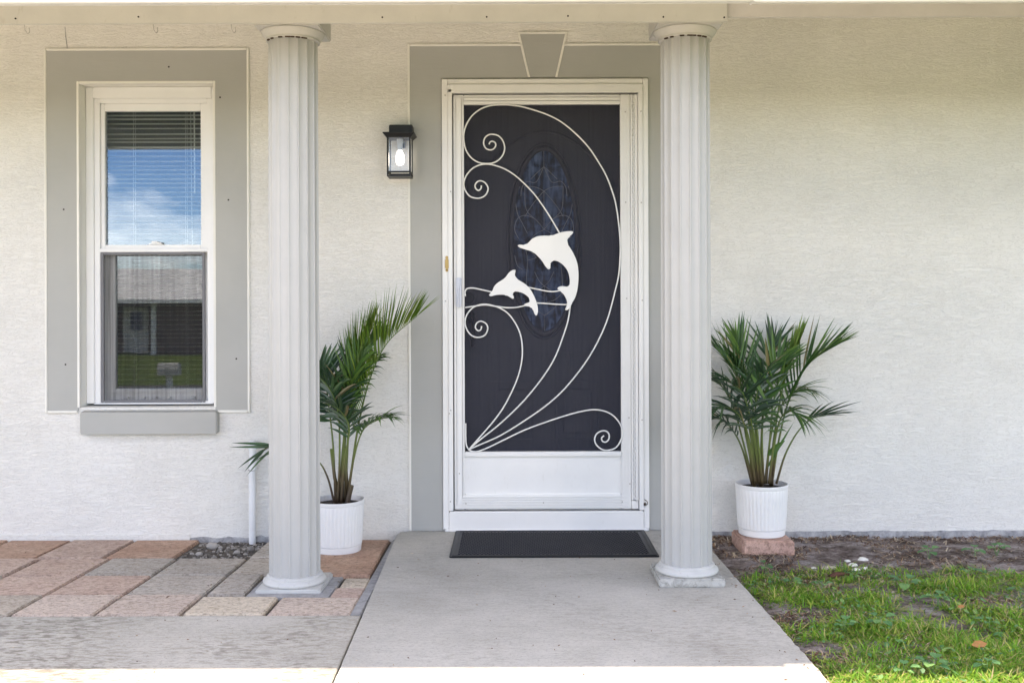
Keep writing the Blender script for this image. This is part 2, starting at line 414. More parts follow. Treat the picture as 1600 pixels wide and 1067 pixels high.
# ------------------------------------------------------------------ mesh helpers
class MB:
    """collects shapes in one bmesh and links them as ONE mesh object"""
    def __init__(s): s.bm = bmesh.new()
    def box(s, x0, x1, y0, y1, z0, z1, bev=0.0, zf=None):
        r = bmesh.ops.create_cube(s.bm, size=1)
        vs_ = r['verts']
        for v in vs_:
            v.co = Vector((x0 if v.co.x < 0 else x1, y0 if v.co.y < 0 else y1, z0 if v.co.z < 0 else z1))
            if zf: v.co.z += zf(v.co.x, v.co.y)
        if bev > 0:
            es = list({e for v in vs_ for e in v.link_edges})
            bmesh.ops.bevel(s.bm, geom=es, offset=bev, segments=2, affect='EDGES', clamp_overlap=True)
        return s
    def ring(s, xo0, xo1, zo0, zo1, xi0, xi1, zi0, zi1, y0, y1, bev=0.0):
        """rectangular frame in the XZ plane (butt joints)"""
        s.box(xo0, xi0, y0, y1, zo0, zo1, bev); s.box(xi1, xo1, y0, y1, zo0, zo1, bev)
        s.box(xi0, xi1, y0, y1, zi1, zo1, bev); s.box(xi0, xi1, y0, y1, zo0, zi0, bev)
        return s
    def prism(s, pts, axis, a0, a1, bev=0.0):
        """polygon pts extruded along axis ('x': pts are (y,z); 'y': (x,z); 'z': (x,y))"""
        def mk(p, a):
            return {'x': (a, p[0], p[1]), 'y': (p[0], a, p[1]), 'z': (p[0], p[1], a)}[axis]
        va = [s.bm.verts.new(mk(p, a0)) for p in pts]; vb = [s.bm.verts.new(mk(p, a1)) for p in pts]
        k = len(pts)
        f0 = s.bm.faces.new(va); f1 = s.bm.faces.new(list(reversed(vb)))
        for i in range(k):
            s.bm.faces.new((va[i], vb[i], vb[(i + 1) % k], va[(i + 1) % k]))
        if bev > 0:
            es = list({e for f in (f0, f1) for e in f.edges})
            bmesh.ops.bevel(s.bm, geom=es, offset=bev, segments=2, affect='EDGES', clamp_overlap=True)
        return s
    def lathe(s, prof, cx, cy, seg=32, cap=True, fn=None):
        """prof: (r, z) list bottom to top"""
        rings = []
        for (r, z) in prof:
            ring = []
            for i in range(seg):
                a = 2 * math.pi * i / seg
                rr = fn(r, a, z) if fn else r
                ring.append(s.bm.verts.new((cx + rr * math.cos(a), cy + rr * math.sin(a), z)))
            rings.append(ring)
        for j in range(len(rings) - 1):
            for i in range(seg):
                s.bm.faces.new((rings[j][i], rings[j][(i + 1) % seg], rings[j + 1][(i + 1) % seg], rings[j + 1][i]))
        if cap:
            s.bm.faces.new(list(reversed(rings[0]))); s.bm.faces.new(rings[-1])
        return s
    def tube(s, pts, rad, seg=8, taper=None):
        pts = [Vector(p) for p in pts]
        k = len(pts)
        up = Vector((0, -1, 0.01))
        rings = []
        for i, p in enumerate(pts):
            t = (pts[min(i + 1, k - 1)] - pts[max(i - 1, 0)])
            if t.length < 1e-9: t = Vector((0, 0, 1))
            t.normalize()
            a = up - t * up.dot(t)
            if a.length < 1e-4: a = t.orthogonal()
            a.normalize(); b = t.cross(a)
            rr = taper(i / (k - 1)) * rad if taper else rad
            rings.append([s.bm.verts.new(p + (a * math.cos(2 * math.pi * q / seg) + b * math.sin(2 * math.pi * q / seg)) * rr) for q in range(seg)])
            up = a
        for j in range(k - 1):
            for q in range(seg):
                s.bm.faces.new((rings[j][q], rings[j][(q + 1) % seg], rings[j + 1][(q + 1) % seg], rings[j + 1][q]))
        s.bm.faces.new(list(reversed(rings[0]))); s.bm.faces.new(rings[-1])
        return s
    def ico(s, c, r, sub=1, sq=(1, 1, 1), jit=0.0):
        q = bmesh.ops.create_icosphere(s.bm, subdivisions=sub, radius=1)
        for v in q['verts']:
            k = 1 + random.uniform(-jit, jit)
            v.co = Vector((c[0] + v.co.x * r * sq[0] * k, c[1] + v.co.y * r * sq[1] * k, c[2] + v.co.z * r * sq[2] * k))
        return s
    def build(s, name, material, parent=None, smooth=False, auto=False):
        bmesh.ops.recalc_face_normals(s.bm, faces=s.bm.faces)
        me = bpy.data.meshes.new(name)
        s.bm.to_mesh(me); s.bm.free()
        me.materials.append(M[material])
        if smooth or auto:
            for p in me.polygons: p.use_smooth = True
            if auto:
                try: me.set_sharp_from_angle(angle=R(35))
                except Exception: pass
        o = bpy.data.objects.new(name, me)
        COL.objects.link(o)
        if parent is not None:
            o.parent = parent
            o.matrix_parent_inverse = Matrix.Translation(-Vector(parent.location)) if parent.type == 'EMPTY' else parent_inv(parent)
        return o

def parent_inv(p):
    # every mesh part is built in world coordinates, so undo whatever its chain adds
    if p.parent is None: return Matrix.Translation(-Vector(p.location))
    return Matrix.Identity(4)

def tag(o, label=None, cat=None, group=None, kind=None):
    if label: o['label'] = label
    if cat: o['category'] = cat
    if group: o['group'] = group
    if kind: o['kind'] = kind
    return o

def thing(name, label, cat, loc=(0, 0, 0), group=None):
    o = bpy.data.objects.new(name, None)
    COL.objects.link(o); o.location = loc; o.empty_display_size = 0.1
    return tag(o, label, cat, group)

def raw_mesh(name, verts, faces, material, parent=None):
    me = bpy.data.meshes.new(name)
    me.from_pydata(verts, [], faces); me.update()
    me.materials.append(M[material])
    o = bpy.data.objects.new(name, me); COL.objects.link(o)
    if parent is not None:
        o.parent = parent; o.matrix_parent_inverse = Matrix.Translation(-Vector(parent.location))
    return o

def spline(pts, per=6):
    """Catmull-Rom through the points"""
    pts = [Vector(p) for p in pts]
    ext = [pts[0] * 2 - pts[1]] + pts + [pts[-1] * 2 - pts[-2]]
    out = []
    for i in range(1, len(ext) - 2):
        p0, p1, p2, p3 = ext[i - 1], ext[i], ext[i + 1], ext[i + 2]
        for k in range(per):
            t = k / per
            out.append(0.5 * ((2 * p1) + (p2 - p0) * t + (2 * p0 - 5 * p1 + 4 * p2 - p3) * t * t + (3 * p1 - p0 - 3 * p2 + p3) * t ** 3))
    out.append(pts[-1].copy())
    return out

# ------------------------------------------------------------------ the setting: ground
def terrain(y):
    """front yard falls gently to the street, then runs level"""
    if y > -3: return -0.06
    if y > -12: return -0.06 - 0.94 * (-3 - y) / 9
    return -1.0

bm = MB()
ys = [30, 1.0, -0.02, -1.3, -2.9, -4, -6, -8, -10, -12, -15, -21, -40, -80, -900]
xs = [-900, -60, -20, -8, -4, 4.6, 8, 20, 60, 900]
grid = [[bm.bm.verts.new((x, y, terrain(y) - (0.30 if y > -2.95 else 0.0))) for x in xs] for y in ys]
for j in range(len(ys) - 1):
    for i in range(len(xs) - 1):
        bm.bm.faces.new((grid[j][i], grid[j][i + 1], grid[j + 1][i + 1], grid[j + 1][i]))
tag(bm.build("lawn_ground", "lawn"), kind='structure')
b = MB(); b.box(-13, 3.6, -10.5, -3.06, -0.9, -0.004, 0.01, lambda x, y: (0.0 if y > -4 else -0.72)); tag(b.build("bounce_slab", "concrete_pale"), kind='structure')  # out-of-view pale slab, added to bounce warm light onto the upper wall
b = MB(); b.box(-200, 200, -20.5, -15, -1.2, -0.98); tag(b.build("road", "asphalt"), kind='structure')

# walkway slab with skewed edges, and the path that leaves it to the left
def wl_left(y): return -0.565 - 0.0165 * y
def wl_right(y): return 0.893 - 0.021 * y
b = MB()
yb, yf = -0.012, -3.0
def worn(y, seed): return 0.004 * noise.noise((y * 9, seed, 0)) + 0.003 * noise.noise((y * 37, seed, 5)) - 0.006 * max(0, noise.noise((y * 21, seed, 9)) - 0.25)
yl = np.linspace(yb - 0.08, yf, 110)
b.prism([(wl_left(yb) + 0.05, yb), (wl_left(yb) + 0.008, yb - 0.02)] + [(wl_left(y) - worn(y, 1.0) * 0.5, y) for y in yl] + [(wl_right(y) + worn(y, 8.0), y) for y in reversed(yl)] + [(wl_right(yb), yb)], 'z', -0.14, 0.0, 0.005)
tag(b.build("walkway", "concrete"), kind='structure')
b = MB()
b.prism([(-4.6, -1.318), (wl_left(-1.318) - 0.007, -1.318), (wl_left(-3) - 0.007, -3.0), (-4.6, -3.0)], 'z', -0.14, -0.001, 0.003)
tag(b.build("path", "concrete_worn"), kind='structure')

# paver patio: mortar bed and every paver on its own
def zp(x, y): return -0.040 * (1 + y / 1.315)
b = MB()
b.box(-4.6, -0.557, -1.312, -0.004, -0.16, -0.016, 0, lambda x, y: zp(x, y))
patio = tag(b.build("patio", "joint_sand"), kind='structure')
mid = MB()                                                   # mortar strip beside the slab and round the column foot
mid.box(-0.595, -0.553, -1.30, -0.01, -0.02, -0.004, 0.004, lambda x, y: zp(x, y))
mid.box(-1.045, -0.712, -1.062, -0.735, -0.02, -0.006, 0.004, lambda x, y: zp(x, y))
mid.build("mortar_strip", "mortar", patio)
rows = [(-0.006, -0.40), (-0.40, -0.715), (-0.715, -1.03), (-1.03, -1.313)]
cols1 = [-4.05, -3.74, -3.43, -3.115, -2.80, -2.49, -2.178, -1.867, -1.543]
cols = [-4.00, -3.69, -3.38, -3.07, -2.765, -2.455, -2.145, -1.826, -1.522, -1.205]
c1 = ['paver_tan', 'paver_terracotta', 'paver_tan', 'paver_terracotta', 'paver_terracotta', 'paver_terracotta', 'paver_pink', 'paver_terracotta']
c2 = ['paver_grey', 'paver_pink', 'paver_tan', 'paver_terracotta', 'paver_terracotta', 'paver_pink', 'paver_pink', 'paver_grey', 'paver_grey']
c3 = ['paver_tan', 'paver_grey', 'paver_grey', 'paver_pink', 'paver_tan', 'paver_tan', 'paver_pink', 'paver_pink', 'paver_grey']
c4 = ['paver_cream', 'paver_tan', 'paver_rosy', 'paver_tan', 'paver_rosy', 'paver_cream', 'paver_tan', 'paver_rosy', 'paver_rosy']
pv = [(cols1[i], cols1[i + 1], *rows[0], c1[i]) for i in range(8)]
for r, cc in ((1, c2), (2, c3), (3, c4)):
    pv += [(cols[i], cols[i + 1], *rows[r], cc[i]) for i in range(9)]
pv += [(-1.205, -0.90, 0.0 - 0.006, -0.40, 'paver_grey'), (-1.205, -0.90, -0.40, -0.715, 'paver_grey'),
       (-1.205, -1.048, -0.715, -1.03, 'paver_grey'), (-0.90, -0.60, -0.012, -0.40, 'paver_terracotta'),
       (-0.90, -0.595, -0.40, -0.735, 'paver_terracotta'), (-0.705, -0.583, -0.775, -0.935, 'paver_cream'),
       (-0.715, -0.580, -0.935, -1.068, 'paver_pink'), (-1.205, -0.90, -1.068, -1.313, 'paver_cream'),
       (-0.90, -0.585, -1.068, -1.313, 'paver_rosy')]
for (x0, x1, y0, y1, cm) in pv:
    g = 0.0060
    dz = random.uniform(-0.002, 0.003); tx = random.uniform(-0.006, 0.006); ty = random.uniform(-0.006, 0.006)
    b = MB(); cx, cy = (x0 + x1) / 2, (y0 + y1) / 2
    b.box(x0 + g + random.uniform(0, .002), x1 - g - random.uniform(0, .003), y1 + g * 0.75, y0 - g * 0.75, -0.055, dz, 0.005,
          lambda x, y: zp(x, y) + (x - cx) * tx + (y - cy) * ty)
    b.build("paver", cm, patio, auto=True)

# bare bed and thin lawn on the right: a lumpy sheet
def soil_z(x, y):
    v = noise.noise((x * 3.1, y * 3.1, 0.3)) * 0.012 + noise.noise((x * 9, y * 9, 4.0)) * 0.006 + noise.noise((x * 31, y * 31, 9.0)) * 0.004
    near = min(1.0, max(0.0, (x - wl_right(y)) / 0.08))
    return -0.040 + v - 0.012 * (1 - near)
nx, ny = 150, 130
X0, X1, Y0, Y1 = 0.86, 4.7, 0.0, -3.05
vv, ff = [], []
for j in range(ny + 1):
    for i in range(nx + 1):
        x = X0 + (X1 - X0) * (i / nx) ** 1.25; y = Y0 + (Y1 - Y0) * (j / ny)
        vv.append((x, y, soil_z(x, y)))
for j in range(ny):
    for i in range(nx):
        a = j * (nx + 1) + i
        ff.append((a, a + nx + 1, a + nx + 2, a + 1))
o = raw_mesh("garden_bed", vv, ff, "soil"); tag(o, kind='structure')
for p in o.data.polygons: p.use_smooth = True

# ------------------------------------------------------------------ the house front
house = thing("house", "white stucco house front with grey painted bands and fluted porch columns before it", "house", (0, 0, 0))
wx0, wz1 = XZ(123, 127); wx1, wz0 = XZ(337, 634)
dx0, dz1 = XZ(697, 130); dx1, _ = XZ(1008, 130)
gx = [-4.6, wx0, wx1, dx0, dx1, 4.7]
gz = [-0.30, 0.0, wz0, wz1, dz1, 2.56]
gz = sorted(gz)
def is_open(i, k):
    xc = (gx[i] + gx[i + 1]) / 2; zc = (gz[k] + gz[k + 1]) / 2
    return (wx0 < xc < wx1 and wz0 < zc < wz1) or (dx0 < xc < dx1 and 0.0 < zc < dz1)
b = MB(); TH = 0.20
def q(b, *c): b.bm.faces.new([b.bm.verts.new(v) for v in c])
for i in range(5):
    for k in range(5):
        if is_open(i, k): continue
        x0, x1, z0, z1 = gx[i], gx[i + 1], gz[k], gz[k + 1]
        q(b, (x0, 0, z0), (x1, 0, z0), (x1, 0, z1), (x0, 0, z1))
        q(b, (x0, TH, z0), (x0, TH, z1), (x1, TH, z1), (x1, TH, z0))
        for di, dk, e in ((-1, 0, ((x0, z0), (x0, z1))), (1, 0, ((x1, z1), (x1, z0))), (0, -1, ((x1, z0), (x0, z0))), (0, 1, ((x0, z1), (x1, z1)))):
            ii, kk = i + di, k + dk
            if not (0 <= ii < 5 and 0 <= kk < 5) or is_open(ii, kk):
                (xa, za), (xb, zb) = e
                q(b, (xa, 0, za), (xa, TH, za), (xb, TH, zb), (xb, 0, zb))
bmesh.ops.remove_doubles(b.bm, verts=b.bm.verts, dist=1e-5)
b.build("wall", "stucco", house)
# the other walls of the house, so that it is a solid building
b = MB(); b.box(-4.6, -4.4, 0.2, 9, -0.3, 2.56); b.box(4.5, 4.7, 0.2, 9, -0.3, 2.56); b.box(-4.6, 4.7, 9, 9.2, -0.3, 2.56)
b.build("side_walls", "stucco", house)

# bare footing along the bed on the right
b = MB()
xs_ = np.linspace(0.9, 4.7, 160)
top = [-0.010 + 0.006 * noise.noise((x * 9, 0, 0)) + 0.004 * noise.noise((x * 40, 3, 0)) for x in xs_]
pts = [(x, t) for x, t in zip(xs_, top)]
b.prism([(4.7, -0.2), *reversed(pts), (0.9, -0.2)], 'y', -0.010, 0.02)
b.build("footing", "footing", house)
b = MB()
xs_ = np.linspace(-1.60, -1.17, 40)
pts = [(x, -0.030 + 0.012 * noise.noise((x * 14, 7, 0)) + 0.006 * noise.noise((x * 50, 7, 0))) for x in xs_]
b.prism([(-1.17, -0.12), *reversed(pts), (-1.60, -0.12)], 'y', -0.008, 0.02)
b.build("footing", "footing", house)
b = MB()
xs_ = np.linspace(-4.6, -1.60, 90)
pts = [(x, -0.016 + 0.006 * noise.noise((x * 11, 2, 0))) for x in xs_]
b.prism([(-1.60, -0.14), *reversed(pts), (-4.6, -0.14)], 'y', -0.007, 0.02)
b.build("plaster_skirt", "stucco", house)

# grey band round the window: three strips, edged by a raised cream bead
PR = 0.008
sx0, sz1 = XZ(75, 78); sx1, sz0 = XZ(387.5, 639)
b = MB()
b.box(sx0, wx0, -PR, 0.01, sz0, sz1); b.box(wx1, sx1, -PR, 0.01, sz0, sz1); b.box(wx0, wx1, -PR, 0.01, wz1, sz1)
b.build("window_surround", "band_grey", house)
BD = 0.011
b = MB()
b.box(sx0 - BD, sx0, -PR - 0.006, 0.01, sz0 - BD, sz1 + BD, 0.003); b.box(sx1, sx1 + BD, -PR - 0.006, 0.01, sz0 - BD, sz1 + BD, 0.003)
b.box(sx0, sx1, -PR - 0.006, 0.01, sz1, sz1 + BD, 0.003); b.box(sx0, wx0 - 0.003, -PR - 0.006, 0.01, sz0 - BD, sz0, 0.003); b.box(wx1 + 0.003, sx1, -PR - 0.006, 0.01, sz0 - BD, sz0, 0.003)
b.build("surround_bead", "bead_cream", house)
# cream reveal lining of the window opening
b = MB()
b.box(wx0 - 0.004, wx0 + 0.008, -PR - 0.003, 0.16, wz0, wz1 + 0.004, 0.002); b.box(wx1 - 0.008, wx1 + 0.004, -PR - 0.003, 0.16, wz0, wz1 + 0.004, 0.002)
b.box(wx0 + 0.008, wx1 - 0.008, -PR - 0.003, 0.16, wz1 - 0.008, wz1 + 0.004, 0.002)
b.build("window_reveal", "bead_cream", house)

# grey band round the door, with the keystone
ox0, oz1 = XZ(642, 73); ox1 = XZ(1063, 73)[0]; oz0 = 0.0
ex0 = XZ(691, 0)[0]; ex1 = XZ(1013, 0)[0]; ez1 = XZ(0, 123)[1]
k0 = XZ(814, 55); k1 = XZ(884, 55); k2 = XZ(868.5, 122); k3 = XZ(829.5, 122)
b = MB()
b.box(ox0, ex0, -PR, 0.01, oz0, oz1); b.box(ex1, ox1, -PR, 0.01, oz0, oz1)
b.prism([(ex0, ez1), (k3[0], ez1), (k3[0] + (k0[0] - k3[0]) * (oz1 - k3[1]) / (k0[1] - k3[1]), oz1), (ex0, oz1)], 'y', -PR, 0.01)
b.prism([(k2[0], ez1), (ex1, ez1), (ex1, oz1), (k2[0] + (k1[0] - k2[0]) * (oz1 - k2[1]) / (k1[1] - k2[1]), oz1)], 'y', -PR, 0.01)
b.build("door_surround", "band_grey", house)
b = MB(); b.prism([k3, k2, k1, k0], 'y', -0.014, 0.01, 0.002); b.build("keystone", "band_grey", house)
b = MB()
b.box(ox0 - BD, ox0, -PR - 0.006, 0.01, oz0, oz1 + BD, 0.003); b.box(ox1, ox1 + BD, -PR - 0.006, 0.01, oz0, oz1 + BD, 0.003)
kl = k0[0] + (k3[0] - k0[0]) * (k0[1] - oz1) / (k0[1] - k3[1]); kr = k1[0] + (k2[0] - k1[0]) * (k1[1] - oz1) / (k1[1] - k2[1])
b.box(ox0, kl - 0.004, -PR - 0.006, 0.01, oz1, oz1 + BD, 0.003); b.box(kr + 0.004, ox1, -PR - 0.006, 0.01, oz1, oz1 + BD, 0.003)
b.build("surround_bead", "bead_cream", house)
b = MB()
w_ = 0.011
b.prism([(k3[0] - w_, k3[1]), k3, k0, (k0[0] - w_, k0[1])], 'y', -0.017, 0.01, 0.003)
b.prism([k2, (k2[0] + w_, k2[1]), (k1[0] + w_, k1[1]), k1], 'y', -0.017, 0.01, 0.003)
b.prism([(k0[0] - w_, k0[1]), (k1[0] + w_, k1[1]), (k1[0] + w_, k1[1] + w_), (k0[0] - w_, k0[1] + w_)], 'y', -0.0165, 0.01, 0.003)
b.build("keystone_bead", "bead_cream", house)

# anchor holes in the band and the hairline crack above the window
for px, py in ((100, 325), (357.5, 311), (102, 567), (369, 559), (345, 151), (265, 103)):
    c = P(px, py, -PR); b = MB()
    b.box(c.x - 0.004, c.x + 0.004, -PR - 0.0012, 0, c.z - 0.004, c.z + 0.004, 0.001)
    b.build("anchor_hole", "hole_dark", house)
b = MB()
b.tube([P(x, y, -PR * (0.6 if y > 70 else 0) - 0.001) for x, y in ((103, 40), (104, 55), (106, 68), (107, 84), (110, 98), (113, 112), (116, 121), (120, 128))], 0.0014, 5)
b.build("plaster_crack", "mortar", house)

# sloping grey window sill
b = MB()
s0 = XZ(124, 641, -0.045)[0]; s1 = XZ(338, 641, -0.045)[0]
zt, zb_ = XZ(0, 642, -0.045)[1], XZ(0, 676, -0.045)[1]
b.prism([(0.14, wz0 + 0.006), (-0.045, zt), (-0.045, zb_), (0.02, zb_ + 0.004), (0.14, zb_ + 0.004)], 'x', s0, s1, 0.005)
b.build("window_sill", "band_grey", house)

# porch beam: thin face board in front, header behind it; ceiling, soffit, fascias, gutters, roof
fb = 2.224
xe = 0.851
b = MB(); b.box(-4.6, xe, -1.012, -0.998, fb, 2.36, 0.003); b.build("beam_face", "beam_paint", house)
b = MB(); b.box(-4.6, 4.7, -0.988, -0.745, 2.315, 2.56); b.build("beam_header", "soffit_cream", house)
b = MB(); b.box(xe + 0.001, 4.7, -0.994, -0.980, 2.246, 2.36, 0.003); b.build("fascia_board", "fascia_grey", house)
b = MB(); b.box(-4.6, 4.7, -0.745, 0.0, 2.535, 2.56); b.build("porch_ceiling", "soffit_cream", house)
b = MB(); b.box(-4.6, 4.7, -1.42, -1.013, 2.33, 2.352); b.build("eave_soffit", "soffit_cream", house)
b = MB(); b.box(-4.6, 4.7, -1.435, -1.4205, 2.17, 2.36); b.build("sub_fascia", "gutter_white", house)
def disc_y(b, cx, cz, r, y0, y1, seg=20):
    va = [b.bm.verts.new((cx + r * math.cos(2 * math.pi * i / seg), y0, cz + r * math.sin(2 * math.pi * i / seg))) for i in range(seg)]
    vb = [b.bm.verts.new((cx + r * math.cos(2 * math.pi * i / seg), y1, cz + r * math.sin(2 * math.pi * i / seg))) for i in range(seg)]
    b.bm.faces.new(va); b.bm.faces.new(list(reversed(vb)))
    for i in range(seg): b.bm.faces.new((va[i], va[(i + 1) % seg], vb[(i + 1) % seg], vb[i]))
for px, py in ((26, 27), (218, 25), (599, 27), (762, 27), (889, 26), (1038, 28), (1133, 29)):
    c = P(px, py, -1.012); b = MB(); disc_y(b, c.x, c.z, 0.0036, -1.0145, -1.011, 8); b.build("beam_screw", "hole_dark", house)
def gutter(x0, x1, dy, dz, nm="gutter"):
    prof = [(-1.4355, 2.168), (-1.480, 2.160), (-1.486, 2.163), (-1.488, 2.174), (-1.492, 2.180), (-1.510, 2.20), (-1.532, 2.225), (-1.538, 2.245), (-1.538, 2.268),
            (-1.532, 2.268), (-1.530, 2.24), (-1.50, 2.20), (-1.48, 2.168), (-1.4355, 2.176)]
    b = MB(); b.prism([(y + dy, z + dz) for y, z in prof], 'x', x0, x1)
    return b.build(nm, "gutter_white", house)
gutter(-4.6, 0.84, 0, 0)
gutter(0.846, 4.7, 0.03, 0.004)
b = MB(); b.prism([(-1.4355, 2.160), (-1.494, 2.156), (-1.545, 2.225), (-1.545, 2.272), (-1.4355, 2.272)], 'x', 0.83, 0.842, 0.002); b.build("gutter_end_cap", "gutter_white", house)
b = MB()
b.prism([(-1.50, 2.30), (3.9, 4.35), (9.6, 2.40), (9.6, 2.62), (3.9, 4.55), (-1.50, 2.40)], 'x', -4.9, 5.0)
b.build("roof", "shingle_roof", house)
# dark room behind the window
b = MB()
x0, x1, y0, y1, z0, z1 = -2.8, -0.9, 0.201, 2.4, 0.0, 2.5
q(b, (x0, y1, z0), (x1, y1, z0), (x1, y1, z1), (x0, y1, z1)); q(b, (x0, y0, z0), (x0, y1, z0), (x0, y1, z1), (x0, y0, z1))
q(b, (x1, y0, z0), (x1, y1, z0), (x1, y1, z1), (x1, y0, z1)); q(b, (x0, y0, z0), (x1, y0, z0), (x1, y1, z0), (x0, y1, z0)); q(b, (x0, y0, z1), (x1, y0, z1), (x1, y1, z1), (x0, y1, z1))
b.build("room_lining", "room_dark", house)

# ------------------------------------------------------------------ window
win = thing("front_window", "white single-hung window with grey screen frame below, left of the porch columns", "window", (P(230, 0).x, 0.09, wz0))
WY = 0.085
a0, t0 = XZ(158, 160, WY); a1, b0 = XZ(325, 628, WY)
b = MB(); b.ring(wx0 + 0.009, wx1 - 0.009, wz0 + 0.012, wz1 - 0.009, a0 - 0.028, a1 + 0.028, b0 - 0.001, t0 + 0.022, WY - 0.022, WY + 0.05, 0.003)
b.ring(a0 - 0.028, a1 + 0.028, b0 - 0.001, t0 + 0.022, a0, a1, b0 + 0.012, t0, WY - 0.010, WY + 0.05, 0.002)
b.build("frame", "vinyl_white", win)
g0, gt = XZ(167, 173, WY + 0.02); g1, gb = XZ(316, 381, WY + 0.02)
rb = XZ(0, 392, WY)[1]
b = MB(); b.ring(a0, a1, rb, t0, g0, g1, gb, gt, WY + 0.002, WY + 0.035, 0.003)
b.box(a0 - 0.006, a1 + 0.006, WY - 0.014, WY + 0.001, rb, rb + 0.016, 0.003)
us = b.build("upper_sash", "vinyl_white", win)
b = MB(); b.box(g0 - 0.004, g1 + 0.004, WY + 0.020, WY + 0.024, gb - 0.004, gt + 0.004); b.build("pane", "window_glass", us)
# cam latch standing on the meeting rail, behind the glass line
c = P(243, 378, WY)
b = MB(); b.box(c.x - 0.034, c.x + 0.034, WY + 0.003, WY + 0.019, gb - 0.002, gb + 0.007, 0.002); b.box(c.x - 0.020, c.x + 0.012, WY - 0.004, WY + 0.012, gb + 0.007, gb + 0.018, 0.003)
b.box(c.x + 0.010, c.x + 0.030, WY - 0.006, WY + 0.01, gb + 0.007, gb + 0.013, 0.002)
b.build("latch", "vinyl_white", win)
LY = WY + 0.045
l0, lt = XZ(180, 397, LY); l1, lb = XZ(317, 605, LY)
b = MB(); b.ring(XZ(160, 0, LY)[0], XZ(325, 0, LY)[0], XZ(0, 630, LY)[1], XZ(0, 390, LY)[1], l0, l1, lb, lt, LY, LY + 0.03, 0.003)
b.box(l0 - 0.03, l1 + 0.012, LY - 0.012, LY - 0.001, lb - 0.020, lb - 0.004, 0.002)
for px in (196, 222, 240, 262, 300):
    c = P(px, 619, LY - 0.02); b.box(c.x - 0.012, c.x + 0.012, LY - 0.02, LY - 0.001, c.z - 0.006, c.z + 0.004, 0.002)
ls = b.build("lower_sash", "vinyl_white", win)
b = MB(); b.box(l0 - 0.004, l1 + 0.004, LY + 0.016, LY + 0.020, lb - 0.004, lt + 0.004); b.build("pane", "lower_glass", ls)
painted("screen_frame_grey", (0.17, 0.17, 0.18), 0.5)
f0, ft = XZ(158, 392.5, WY - 0.004); f1, fb_ = XZ(321, 627, WY - 0.004)
b = MB(); b.ring(f0, f1, fb_, ft, f0 + 0.016, f1 - 0.014, fb_ + 0.014, ft - 0.012, WY - 0.012, WY + 0.001, 0.002)
sf = b.build("screen_frame", "screen_frame_grey", win)
b = MB(); b.box(f0 + 0.01, f1 - 0.01, WY - 0.003, WY - 0.002, fb_ + 0.01, ft - 0.01); b.build("insect_screen", "window_screen", sf)

# venetian blind inside the room
BY = 0.185
x0, zt = XZ(166, 172, BY); x1, zb_ = XZ(321, 606, BY)
blind = thing("venetian_blind", "white venetian blind with open thin slats hanging behind the window glass", "blind", ((x0 + x1) / 2, BY, zt + 0.04))
b = MB(); b.box(x0, x1, BY - 0.014, BY + 0.014, zt + 0.012, zt + 0.045, 0.002); b.build("headrail", "blind_white", blind)
nsl = 63; pitch = (zt - zb_ + 0.04) / nsl
me0 = None
for i in range(nsl):
    z = zt - i * pitch
    if me0 is None:
        b = MB()
        pr = []
        for k in range(5):
            u = -0.0125 + 0.025 * k / 4
            pr.append((u, 0.0020 * (1 - (u / 0.0125) ** 2)))
        poly = [(y * math.cos(R(6)) , w + y * math.sin(R(-6))) for y, w in pr] + [(y * math.cos(R(6)), w - 0.0006 + y * math.sin(R(-6))) for y, w in reversed(pr)]
        b.prism(poly, 'x', x0 + 0.003, x1 - 0.003)
        first = b.build("slat", "blind_white", blind)
        me0 = first.data; o = first
    else:
        o = bpy.data.objects.new("slat", me0); COL.objects.link(o); o.parent = blind
        o.matrix_parent_inverse = first.matrix_parent_inverse.copy()
    o.location = (random.uniform(-.001, .001), BY, z)
    o.rotation_euler = (R(random.uniform(-3, 3)), R(random.uniform(-0.15, 0.15)), 0)
for px in (211, 292):
    b = MB()
    c = XZ(px, 0, BY)[0]
    for dy in (-0.0128, 0.0128): b.tube([(c, BY + dy, zb_ - 0.03), (c, BY + dy, zt + 0.012)], 0.0009, 5)
    b.build("ladder_cord", "blind_white", blind)
c = XZ(304, 0, BY - 0.03)[0]
b = MB(); b.tube([(c, BY - 0.025, zt + 0.01), (c + 0.002, BY - 0.027, XZ(0, 302, BY)[1])], 0.0035, 6); b.build("tilt_wand", "blind_white", blind)
b = MB(); b.tube([(c - 0.02, BY - 0.02, zt + 0.01), (c - 0.012, BY - 0.022, XZ(0, 410, BY)[1]), (c + 0.016, BY - 0.022, XZ(0, 455, BY)[1])], 0.0014, 5); b.build("pull_cord", "blind_white", blind)

